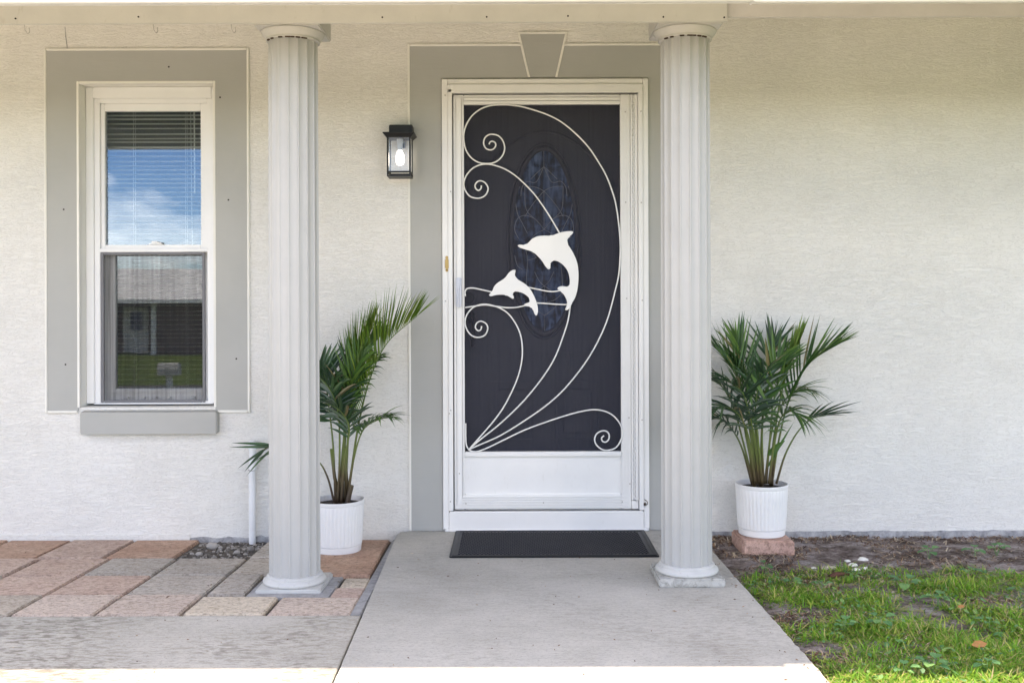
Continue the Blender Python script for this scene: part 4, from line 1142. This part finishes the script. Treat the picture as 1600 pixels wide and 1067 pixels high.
# left palm, half behind the left column
PX, PY, PZ = -0.822, -0.25, -0.034
lp = thing("potted_palm", "young palm in a white ribbed pot on the pavers behind the left column", "potted plant", (PX, PY, PZ), "palms in white ribbed pots")
pot(lp, PX, PY, PZ)
def W3(px, py, dy=0.0, Y=PY): return P(px, py, Y + dy)
UPL = (-0.55, -0.15, 0.75)
frond(lp, [W3(541, 783), W3(549, 730), W3(560, 660, -.02), W3(578, 590, -.03), W3(605, 535, -.03), W3(652, 493, -.03)], 44, 0.30, 0.0155, 0.36, 0.36, 0.9, 0.02, UPL, "palm_leaf_new", ang0=34, ang1=26, jit=0.07, stem=0.0075)
frond(lp, [W3(538, 783), W3(542, 700), W3(548, 620, .02), W3(556, 570, .02), W3(580, 515, .02)], 42, 0.29, 0.0155, 0.38, 0.5, 0.7, 0.0, (-0.7, -0.2, 0.5), "palm_leaf_new", ang0=26, ang1=10, jit=0.06, stem=0.0075)
frond(lp, [W3(541, 783, -.02), W3(551, 720, -.03), W3(566, 672, -.05), W3(590, 655, -.08), W3(606, 652, -.10)], 18, 0.17, 0.010, 0.45, 0.8, 0.35, 0.35, None, "palm_leaf", ang0=60, ang1=30, jit=0.15)
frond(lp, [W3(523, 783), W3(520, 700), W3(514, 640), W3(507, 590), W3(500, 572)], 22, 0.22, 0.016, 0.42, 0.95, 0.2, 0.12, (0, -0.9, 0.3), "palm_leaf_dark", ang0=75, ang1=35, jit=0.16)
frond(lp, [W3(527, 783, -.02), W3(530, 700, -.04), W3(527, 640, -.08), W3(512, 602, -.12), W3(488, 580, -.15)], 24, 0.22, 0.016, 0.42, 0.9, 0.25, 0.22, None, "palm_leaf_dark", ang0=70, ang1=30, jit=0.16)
frond(lp, [W3(530, 783, .02), W3(536, 690, .03), W3(552, 620, .05), W3(570, 580, .08), W3(586, 562, .10)], 22, 0.20, 0.012, 0.42, 0.85, 0.1, 0.30, None, "palm_leaf", ang0=62, ang1=35, jit=0.15)
frond(lp, [W3(534, 783, .03), W3(538, 700, .05), W3(545, 630, .06), W3(560, 575, .06), W3(592, 525, .06)], 30, 0.24, 0.0150, 0.36, 0.6, 0.6, 0.06, (-0.5, 0.5, 0.6), "palm_leaf", ang0=44, ang1=18, jit=0.14)
frond(lp, [W3(532, 783, -.02), W3(536, 690, -.03), W3(541, 630, -.05), W3(552, 585, -.07), W3(566, 555, -.08)], 24, 0.21, 0.0140, 0.36, 0.8, 0.3, 0.10, (-0.3, -0.7, 0.5), "palm_leaf", ang0=54, ang1=24, jit=0.2)
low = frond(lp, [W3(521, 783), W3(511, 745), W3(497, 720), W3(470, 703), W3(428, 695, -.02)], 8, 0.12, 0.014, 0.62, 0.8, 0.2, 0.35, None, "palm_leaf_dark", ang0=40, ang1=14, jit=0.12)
vs_, fs = [], []
for (ax, ay, bx_, by_, w_, dr) in ((424, 694, 361, 689, .017, .02), (430, 697, 357, 697, .015, .0), (418, 698, 370, 727, .014, .06), (412, 702, 381, 733, .015, .05), (424, 700, 384, 737, .012, .08), (436, 699, 398, 716, .013, .05)):
    a_, c_ = W3(ax, ay, -.02), W3(bx_, by_, -.03)
    leaflet(vs_, fs, a_, c_ - a_, Vector((0.1, -0.8, 0.5)), (c_ - a_).length, w_, dr, 6)
raw_mesh("frond_tip", [tuple(v) for v in vs_], fs, "palm_leaf_dark", lp)
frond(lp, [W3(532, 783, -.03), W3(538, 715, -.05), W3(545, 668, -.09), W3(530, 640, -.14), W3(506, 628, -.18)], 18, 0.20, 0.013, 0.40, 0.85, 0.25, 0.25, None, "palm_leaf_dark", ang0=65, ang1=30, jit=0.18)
for (a_, b_, c_, e_) in ((519, 535, 12, 0.013), (540, 540, -6, 0.012), (529, 522, -14, 0.011)):
    b = MB(); b.tube([W3(a_ + 4, 790), W3(b_, 745), W3(b_ + c_ * 0.4, 700)], e_, 8, lambda t: 1.0 - 0.45 * t); b.build("stem", "palm_stem", lp, smooth=True)
b = MB(); b.tube([W3(541, 788, -.02), W3(545, 770, -.02), W3(549, 757, -.02)], 0.013, 7, lambda t: 1 - 0.25 * t); b.build("cut_stub", "palm_stem", lp)

# right palm on its brick
QX, QY, QZ = 1.186, -0.19, 0.0235
rp = thing("potted_palm", "bushy palm in a white ribbed pot standing on a red brick right of the columns", "potted plant", (QX, QY, QZ), "palms in white ribbed pots")
pot(rp, QX, QY, QZ)
def V3(px, py, dy=0.0): return P(px, py, QY + dy)
PL, PN, PD = "palm_leaf", "palm_leaf_new", "palm_leaf_dark"
frond(rp, [V3(1205, 757), V3(1216, 690), V3(1234, 622), V3(1264, 570), V3(1306, 541)], 17, 0.27, 0.0115, 0.44, 0.60, 0.45, 0.02, (-0.5, -0.4, 0.8), PL, ang0=46, ang1=16, jit=0.07)
frond(rp, [V3(1203, 757), V3(1208, 690), V3(1222, 610), V3(1236, 565), V3(1246, 540)], 17, 0.20, 0.0140, 0.5, 0.35, 0.5, 0.0, (-0.4, -0.4, 0.7), PN, ang0=24, ang1=6, jit=0.05)
frond(rp, [V3(1182, 757), V3(1172, 680), V3(1160, 610), V3(1144, 573), V3(1122, 550)], 18, 0.24, 0.0115, 0.38, 0.6, 0.5, 0.02, (0.45, -0.3, 0.8), PL, ang0=48, ang1=20, jit=0.16)
frond(rp, [V3(1186, 757), V3(1178, 660), V3(1168, 595), V3(1158, 560), V3(1150, 530)], 16, 0.22, 0.0115, 0.42, 0.85, 0.2, 0.03, (0.2, -0.9, 0.3), PL, ang0=50, ang1=16, jit=0.16)
frond(rp, [V3(1192, 757, -.03), V3(1190, 680, -.05), V3(1194, 620, -.06), V3(1206, 582, -.07), V3(1222, 556, -.07)], 16, 0.21, 0.0130, 0.40, 0.9, 0.25, 0.04, (-0.1, -0.9, 0.4), PL, ang0=55, ang1=20, jit=0.2)
frond(rp, [V3(1180, 757, -.04), V3(1170, 690, -.06), V3(1158, 655, -.10), V3(1138, 638, -.14), V3(1110, 640, -.18)], 15, 0.27, 0.0115, 0.35, 0.95, 0.15, 0.38, None, PD, ang0=70, ang1=30, jit=0.2)
frond(rp, [V3(1176, 757), V3(1160, 690), V3(1146, 640), V3(1128, 606), V3(1106, 592)], 18, 0.26, 0.0135, 0.35, 0.95, 0.2, 0.22, None, PD, ang0=68, ang1=30, jit=0.2)
frond(rp, [V3(1174, 757, .02), V3(1158, 700, .03), V3(1140, 668, .05), V3(1120, 655, .07), V3(1098, 662, .08)], 16, 0.26, 0.0125, 0.35, 0.9, 0.2, 0.45, None, PD, ang0=66, ang1=32, jit=0.2)
frond(rp, [V3(1212, 757), V3(1226, 712), V3(1246, 676), V3(1268, 656), V3(1290, 651)], 5, 0.21, 0.019, 0.66, 0.6, 0.15, 0.06, None, PD, ang0=42, ang1=8, jit=0.12)
frond(rp, [V3(1196, 757, .03), V3(1204, 680, .05), V3(1222, 632, .07), V3(1242, 612, .09), V3(1256, 610, .1)], 12, 0.20, 0.010, 0.45, 0.85, 0.1, 0.32, None, PL, ang0=62, ang1=30, jit=0.2)
frond(rp, [V3(1190, 757, -.05), V3(1184, 690, -.09), V3(1180, 640, -.12), V3(1186, 600, -.15), V3(1198, 580, -.19)], 11, 0.24, 0.014, 0.35, 0.9, 0.25, 0.22, None, PD, ang0=64, ang1=28, jit=0.24)
frond(rp, [V3(1200, 757, -.04), V3(1208, 700, -.07), V3(1218, 658, -.10), V3(1232, 644, -.14), V3(1248, 652, -.18)], 12, 0.20, 0.012, 0.35, 0.9, 0.15, 0.36, None, PL, ang0=64, ang1=28, jit=0.22)
frond(rp, [V3(1187, 757, .02), V3(1190, 670, .04), V3(1198, 600, .06), V3(1204, 560, .08), V3(1210, 535, .08)], 12, 0.24, 0.012, 0.42, 0.85, 0.2, 0.05, (0.1, 0.9, 0.3), PD, ang0=54, ang1=20, jit=0.2)
frond(rp, [V3(1186, 757, -.04), V3(1180, 700, -.07), V3(1172, 655, -.12), V3(1160, 615, -.16), V3(1142, 600, -.2)], 10, 0.27, 0.014, 0.38, 0.9, 0.25, 0.24, None, PD, ang0=64, ang1=28, jit=0.24)
frond(rp, [V3(1194, 757, -.03), V3(1202, 690, -.05), V3(1206, 640, -.06), V3(1214, 605, -.08), V3(1226, 585, -.1)], 11, 0.23, 0.0135, 0.38, 0.9, 0.25, 0.10, None, PL, ang0=60, ang1=26, jit=0.24)
frond(rp, [V3(1184, 757, -.02), V3(1178, 700, -.04), V3(1166, 640, -.05), V3(1150, 590, -.05), V3(1136, 568, -.05)], 12, 0.26, 0.0120, 0.40, 0.7, 0.4, 0.10, (0.4, -0.5, 0.7), PL, ang0=52, ang1=22, jit=0.2)
vs_, fs = [], []
for (ax, ay, bx_, by_, w_, dr, dy) in ((1200, 712, 1226, 684, .034, .12, -.05), (1172, 585, 1204, 640, .020, .04, -.16), (1166, 596, 1176, 640, .02, .05, -.14), (1196, 735, 1240, 655, .014, .05, -.03)):
    vs_, fs = [], []; a_, c_ = V3(ax, ay, dy), V3(bx_, by_, dy)
    leaflet(vs_, fs, a_, c_ - a_, Vector((0.2, -0.9, 0.3)), (c_ - a_).length, w_, dr, 6)
    raw_mesh("broad_leaf", [tuple(v) for v in vs_], fs, "palm_leaf", rp)
for (a_, b_, c_) in ((1178, 1172, 1162), (1188, 1186, 1180), (1204, 1207, 1212)):
    b = MB(); b.tube([V3(a_, 762, random.uniform(-.03, .03)), V3(b_, 715), V3(c_, 665)], 0.0105, 8, lambda t: 1.0 - 0.5 * t); b.build("stem", "palm_stem", rp, smooth=True)
# the brick under the pot
b = MB(); b.box(1.061, 1.302, -0.338, -0.10, -0.06, 0.0225, 0.008)
tag(b.build("brick", "brick_red", auto=True), "single rough red brick under the white pot of the right palm", "brick")

# ------------------------------------------------------------------ pipe, hooks
pc = P(393, 0, -0.035).x
pipe = thing("drain_pipe", "white standpipe with rounded cap against the wall beside the left column", "pipe", (pc, -0.035, -0.05))
zj = XZ(0, 733, -0.035)[1]; ztop = XZ(0, 686, -0.035)[1]
b = MB(); b.lathe([(0.0165, -0.06), (0.0165, zj - 0.001)], pc, -0.035, 20); b.build("pipe_body", "pipe_white", pipe, auto=True)
b = MB(); b.lathe([(0.0175, zj + 0.001), (0.0175, ztop - 0.05), (0.021, ztop - 0.048), (0.0215, ztop - 0.02), (0.019, ztop - 0.008), (0.012, ztop - 0.001), (0.003, ztop)], pc + 0.004, -0.035, 20); b.build("cap", "pipe_white", pipe, auto=True)
b = MB(); b.lathe([(0.0174, zj - 0.001), (0.0174, zj + 0.001)], pc, -0.035, 20); b.build("joint", "rust_dark", pipe)
for (px, lab) in ((40, "thin wire plant hook under the beam nearest the left edge of the view"), (241, "thin wire plant hook under the beam above the window"), (363, "thin wire plant hook under the beam beside the left column")):
    c = P(px, 38, -0.99)
    b = MB(); b.tube(spline([(c.x, -0.99, 2.3155), (c.x, -0.99, c.z - 0.004), (c.x + 0.002, -0.985, c.z - 0.02), (c.x + 0.007, -0.98, c.z - 0.028), (c.x + 0.012, -0.975, c.z - 0.02), (c.x + 0.010, -0.975, c.z - 0.004)], 5), 0.0016, 6)
    tag(b.build("plant_hook", "screw_steel", smooth=True), lab, "hook", "plant hooks along the porch beam")

# ------------------------------------------------------------------ gravel void, stones, shells, debris
def gp(px, py, z=-0.035):
    d = F * (H - z) / (py - 475); return Vector(((px - 800) * d / F, d - D, z))
b = MB()
for i in range(420):
    x = random.uniform(-1.535, -1.215); y = random.uniform(-0.39, -0.02); r = random.uniform(0.003, 0.009)
    b.ico((x, y, zp(x, y) - 0.016 + r * 0.4), r, 1, (random.uniform(.8, 1.4), random.uniform(.8, 1.2), random.uniform(.5, .8)), 0.18)
tag(b.build("gravel", "gravel"), "loose grey gravel in the gap left by a missing paver", "gravel", kind='stuff')
stones = [((330, 853), 0.024, "biggest grey stone in the gravel gap between the pavers"), ((369, 862), 0.013, "flat grey pebble at the front middle of the gravel gap"), ((391, 857), 0.016, "pale pebble leaning at the foot of the white standpipe"), ((310, 865), 0.013, "pale stone at the front left corner of the gravel gap"), ((343, 853), 0.010, "small light stone right beside the biggest stone of the gravel gap")]
for (pp, r, lab) in stones:
    c = gp(*pp, -0.04)
    b = MB(); b.ico((c.x, min(c.y, -0.03), zp(c.x, c.y) - 0.012 + r * 0.55), r, 2, (1.2, 0.9, 0.8), 0.10); tag(b.build("stone", "gravel", auto=True), lab, "stone", "stones in the gravel gap")
shells = [((1347, 874), 0.021, "largest white shell lying on the bare soil by the grass"), ((1323, 874.5), 0.013, "small round white shell left of the largest one"), ((1331, 884), 0.017, "white shell lying just before the two upper ones"), ((1349, 888), 0.015, "white shell closest to the grass edge"), ((1336, 891), 0.015, "half buried white shell at the front of the cluster"), ((1270, 888), 0.011, "lone small white shell left of the tan stone")]
for (pp, r, lab) in shells:
    c = gp(*pp); b = MB(); b.ico((c.x, c.y, soil_z(c.x, c.y) + r * 0.10), r, 2, (1.15, 0.9, 0.55), 0.16)
    tag(b.build("shell", "shell_white", auto=True), lab, "shell", "white shells on the soil")
c = gp(1294, 889); b = MB(); b.ico((c.x, c.y, soil_z(c.x, c.y) + 0.004), 0.028, 2, (1.3, 0.8, 0.35), 0.12); tag(b.build("stone", "paver_cream", auto=True), "flat tan stone lying on the soil left of the shells", "stone")
c = gp(1312, 904); b = MB(); b.tube(spline([(c.x - 0.045, c.y, soil_z(c.x, c.y) + 0.008), (c.x, c.y + 0.01, soil_z(c.x, c.y) + 0.016), (c.x + 0.042, c.y + 0.015, soil_z(c.x, c.y) + 0.014)], 4), 0.012, 7, lambda t: 0.75 + 0.35 * math.sin(6 * t)); tag(b.build("bark_piece", "bark_brown"), "curled piece of red brown bark lying before the shells", "bark")

rng = np.random.default_rng(11)
def dens(x, y):
    """thin lawn: bare near the wall, patchy further out"""
    edge = -0.62 - 0.10 * math.sin(x * 3.1 + 0.6) - 0.28 * max(0, 1.55 - x) + 0.20 * min(1.2, max(0, x - 1.6))
    f = (edge - y) / 0.16 + 0.9 * noise.noise((x * 4.2, y * 4.2, 2.2))
    a_ = max(0.0, min(1.0, f))
    p = (0.66 if y > -1.4 else 0.86) + 1.25 * noise.noise((x * 3.6, y * 4.4, 7.7)) + 0.5 * noise.noise((x * 11, y * 11, 1.1)) + (0.35 if y < -1.75 else 0.0)
    return a_ * max(0.05, min(1.0, p))
vv, ff = [], []
def blade(x, y, z, L, w, az, lean, curl):
    k = len(vv)
    dx, dy = math.cos(az), math.sin(az)
    sxv, syv = -dy, dx
    for t_, ww in ((0, 1.0), (0.4, 0.9), (0.75, 0.6)):
        r_ = lean * L * t_ + curl * L * t_ * t_; h_ = L * t_ * max(0.15, (1 - 0.45 * lean - curl * 0.55 * t_))
        cx, cy, cz = x + dx * r_, y + dy * r_, z + h_
        vv.append((cx - sxv * w * ww, cy - syv * w * ww, cz)); vv.append((cx + sxv * w * ww, cy + syv * w * ww, cz))
    r_ = lean * L + curl * L; h_ = L * max(0.12, (1 - 0.45 * lean - curl * 0.55))
    vv.append((x + dx * r_, y + dy * r_, z + h_))
    ff.extend([(k, k + 1, k + 3, k + 2), (k + 2, k + 3, k + 5, k + 4), (k + 4, k + 5, k + 6)])
cnt = 0
while cnt < 150000:
    y = -0.45 - 1.75 * rng.random() ** 0.85; x = wl_right(y) - 0.02 + 2.3 * rng.random()
    cnt += 1
    dd = dens(x, y)
    if x < wl_right(y) + 0.03: dd *= 0.5
    if rng.random() > dd * 0.88: continue
    tuft = 0.75 + 0.5 * noise.noise((x * 6, y * 6, 3.3))
    L = (0.022 + 0.05 * rng.random() ** 1.6) * tuft * (1.1 if y < -1.6 else 1.0)
    blade(x, y, soil_z(x, y) - 0.004, L, 0.0013 + 0.0019 * rng.random(), rng.random() * 6.283, 0.2 + rng.random() * 1.1, rng.random() * 0.8)
o = raw_mesh("lawn_grass", vv, ff, "grass_blade"); tag(o, "patchy green grass growing right of the walkway", "grass", kind='stuff')

# straw, twigs and needles on the bare soil
vv, ff = [], []
for i in range(22000):
    y = -0.01 - 2.0 * rng.random() ** 1.25; x = wl_right(y) + 0.01 + 3.6 * rng.random() ** 1.4
    pch = noise.noise((x * 3.0, y * 5.0, 12.0)) + (0.5 if y > -0.12 else 0.0)
    if pch < -0.12 + 0.35 * rng.random(): continue
    L = 0.010 + 0.045 * rng.random() ** 2.2; w_ = 0.0010 + 0.0022 * rng.random(); az = rng.random() * 6.283
    z = soil_z(x, y) + 0.001 + 0.006 * rng.random(); dx, dy = math.cos(az) * L / 2, math.sin(az) * L / 2; dz = (rng.random() - 0.5) * L * 0.5
    sx_, sy_ = -math.sin(az) * w_, math.cos(az) * w_
    k = len(vv)
    vv += [(x - dx - sx_, y - dy - sy_, z - dz), (x - dx + sx_, y - dy + sy_, z - dz), (x + sx_, y + sy_, z + 0.003), (x - sx_, y - sy_, z + 0.003), (x + dx + sx_ * .6, y + dy + sy_ * .6, z + dz), (x + dx - sx_ * .6, y + dy - sy_ * .6, z + dz)]
    ff += [(k, k + 1, k + 2, k + 3), (k + 3, k + 2, k + 4, k + 5)]
o = raw_mesh("soil_litter", vv, ff, "mulch_straw"); tag(o, "dry brown straw and twigs scattered over the bare soil", "litter", kind='stuff')

# broad-leaved weeds among the grass
def weed(px, py, size, nlv, group="low broad-leaved weeds in the thin lawn", lab="low weed with rounded green leaves growing in the thin grass"):
    c = gp(px, py); z = soil_z(c.x, c.y)
    vs_, fs = [], []
    for i in range(nlv):
        az = 6.283 * i / nlv + random.uniform(-.4, .4); el = random.uniform(0.15, 0.7)
        d = Vector((math.cos(az), math.sin(az), el)).normalized(); L = size * random.uniform(0.6, 1.1)
        side = d.cross(Vector((0, 0, 1))).normalized()
        base = Vector((c.x, c.y, z + 0.022)) + d * L * 0.45
        k = len(vs_); ring = []
        for t_, w_ in ((0, 0.05), (0.2, 0.42), (0.5, 0.52), (0.8, 0.34), (1.0, 0.04)):
            cc = base + d * (L * 0.75 * t_) + Vector((0, 0, -0.35 * L * t_ * t_ + 0.12 * L))
            vs_ += [cc - side * (L * w_ * 0.62) + Vector((0, 0, 0.05 * L)), cc, cc + side * (L * w_ * 0.62) + Vector((0, 0, 0.05 * L))]
        for s_ in range(4):
            a_ = k + s_ * 3; fs += [(a_, a_ + 1, a_ + 4, a_ + 3), (a_ + 1, a_ + 2, a_ + 5, a_ + 4)]
        k = len(vs_); r0_ = Vector((c.x, c.y, z - 0.004))
        tip = base + Vector((0, 0, 0.12 * L))
        vs_ += [r0_ - side * 0.001, r0_ + side * 0.001, tip + side * 0.0008, tip - side * 0.0008]; fs.append((k, k + 1, k + 2, k + 3))
    o = raw_mesh("weed", [tuple(v) for v in vs_], fs, "weed_leaf"); tag(o, lab, "weed", group)
# creeping leafy ground cover between the blades
vv, ff = [], []
for i in range(9000):
    y = -0.6 - 1.6 * rng.random(); x = wl_right(y) + 2.2 * rng.random()
    if rng.random() > dens(x, y) * 0.7 or noise.noise((x * 5, y * 5, 21.0)) < 0.02: continue
    z = soil_z(x, y) + 0.006 + 0.022 * rng.random(); r_ = 0.004 + 0.009 * rng.random() ** 1.5; az = rng.random() * 6.283; tl = 0.2 + 0.7 * rng.random()
    d_ = Vector((math.cos(az), math.sin(az), -tl * 0.6)) * r_; e_ = Vector((-math.sin(az), math.cos(az), 0.2 * (rng.random() - .5))) * r_ * 0.7
    c_ = Vector((x, y, z)); k = len(vv)
    vv += [tuple(c_ - d_), tuple(c_ - d_ * 0.2 - e_), tuple(c_ + d_ * 0.6 - e_ * 0.7), tuple(c_ + d_), tuple(c_ + d_ * 0.6 + e_ * 0.7), tuple(c_ - d_ * 0.2 + e_)]
    ff.append((k, k + 1, k + 2, k + 3, k + 4, k + 5))
o = raw_mesh("ground_cover", vv, ff, "weed_leaf"); tag(o, "tiny leafy ground cover creeping through the thin grass", "ground cover", kind='stuff')
WL = [(1413, 922, .080, 6, "weed with the broadest blue-green leaves in the middle of the thin lawn"),
      (1195, 893, .040, 6, "small weed on the soil near the plinth of the right column"),
      (1240, 920, .045, 5, "low weed where the grass begins along the walkway edge"),
      (1283, 922, .048, 5, "rounded leafy weed between the walkway edge and the bark piece"),
      (1332, 906, .034, 5, "tiny weed just right of the curled bark piece"),
      (1450, 873, .055, 7, "weed on the edge of the bare soil right of the shells"),
      (1522, 872, .052, 6, "left one of two tall weeds along the bare soil edge far right"),
      (1556, 868, .058, 7, "right one of two tall weeds along the bare soil edge far right"),
      (1592, 936, .050, 6, "weed in shaded grass at the right edge of the view"),
      (1512, 902, .050, 6, "weed in the grass below the two tall weeds"),
      (1464, 948, .058, 7, "weed with pale leaves right of the broadest-leaved weed and nearer the walk"),
      (1374, 985, .060, 6, "large pale weed in shaded grass just behind the sunlit strip"),
      (1318, 988, .050, 6, "weed near the walkway edge just behind the sunlit strip"),
      (1545, 985, .050, 5, "weed in shaded grass behind the orange dead leaf"),
      (1410, 1055, .050, 5, "leftmost weed in the sunlit strip of grass"),
      (1455, 1050, .055, 6, "middle weed in the sunlit strip of grass"),
      (1540, 1052, .050, 6, "rightmost weed in the sunlit strip of grass")]
for (px, py, s_, nv, lab) in WL: weed(px, py, s_, nv, lab=lab)
# leaf crumbs and grit blown over the slabs and pavers
vv, ff = [], []
for i in range(260):
    if i < 120: x = random.uniform(-0.5, 0.88); y = random.uniform(-2.2, -0.1)
    elif i < 170: x = random.uniform(-3.4, -0.6); y = random.uniform(-2.2, -1.35)
    else: x = random.uniform(-3.4, -0.62); y = random.uniform(-1.3, -0.03)
    if i % 3 == 0 and i < 120: x = wl_right(y) - abs(random.gauss(0, 0.05))
    z = (zp(x, y) if i >= 170 else 0.0) + 0.003; r_ = random.uniform(0.0015, 0.005) * (1.8 if random.random() < 0.06 else 1); az = random.random() * 6.28; el = random.uniform(1.2, 3.5)
    d_ = Vector((math.cos(az), math.sin(az), 0)) * r_ * el * 0.6; e_ = Vector((-math.sin(az), math.cos(az), 0)) * r_ * 0.5; c_ = Vector((x, y, z)); k = len(vv)
    vv += [tuple(c_ - d_), tuple(c_ - e_), tuple(c_ + d_), tuple(c_ + e_), tuple(c_ + Vector((0, 0, 0.003)))]
    ff += [(k, k + 1, k + 4), (k + 1, k + 2, k + 4), (k + 2, k + 3, k + 4), (k + 3, k, k + 4)]
o = raw_mesh("leaf_crumbs", vv, ff, "mulch_straw"); tag(o, "small dry leaf crumbs and grit scattered over the slabs and pavers", "litter", kind='stuff')
for (pp, mt, lab) in (((1528, 1022), "dry_leaf", "orange brown dead leaf lying on the sunlit grass"), ((1500, 962), "dry_leaf", "small rust coloured leaf caught in the shaded grass")):
    c = gp(*pp); b = MB(); zz = soil_z(c.x, c.y) + 0.032; k_ = 0.55 if pp[1] > 1000 else 0.3
    pts = [(c.x + k_ * a_, c.y + k_ * b_, zz + k_ * h_) for a_, b_, h_ in ((-0.048, -0.004, 0.004), (-0.02, 0.020, 0.022), (0.018, 0.024, 0.026), (0.052, 0.008, 0.012), (0.022, -0.018, 0.0), (-0.018, -0.020, -0.004))]
    vs_ = [b.bm.verts.new(p) for p in pts]; cv = b.bm.verts.new((c.x, c.y, zz + 0.016 * k_))
    for i in range(6): b.bm.faces.new((vs_[i], vs_[(i + 1) % 6], cv))
    tag(b.build("fallen_leaf", mt), lab, "leaf")

# ------------------------------------------------------------------ across the street (seen in the window panes)
oh = thing("neighbor_house", "low dark brick house with pale roof across the street, mirrored in the window", "house", (-15, -37, -1))
b = MB(); b.box(-24, -15.55, -45.5, -38.2, -1, 1.35); b.box(-15.54, -4, -45.5, -37.0, -1, 1.35); b.build("wall", "house_brick", oh)
b = MB(); b.box(-24, -18.2, -38.2, -37.0, -1, 1.35); b.build("wall", "house_brick", oh)
b = MB(); b.prism([(-36.2, 1.36), (-41.5, 2.85), (-46.6, 1.36), (-46.6, 1.2), (-36.2, 1.2)], 'x', -25, -3); b.build("roof", "roof_tile_pale", oh)
b = MB(); b.box(-15.45, -15.25, -36.9, -36.7, -1, 1.2); b.build("porch_post", "trim_white", oh)
b = MB(); b.box(-17.2, -16.1, -38.19, -38.12, -1, 1.05); dr = b.build("door", "trim_white", oh)
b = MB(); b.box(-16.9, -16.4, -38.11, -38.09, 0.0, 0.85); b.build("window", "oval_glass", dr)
mb = thing("mailbox", "grey curved mailbox on a post across the street, mirrored in the window", "mailbox", (-6.85, -14.4, -0.95))
b = MB(); b.prism([(-14.52, -0.27), (-14.28, -0.27), (-14.28, -0.14), (-14.31, -0.06), (-14.37, -0.03), (-14.43, -0.03), (-14.49, -0.06), (-14.52, -0.14)], 'x', -7.05, -6.65); b.build("box", "band_grey", mb)
b = MB(); b.box(-6.9, -6.8, -14.45, -14.35, -1.0, -0.271); b.build("post", "trim_white", mb)
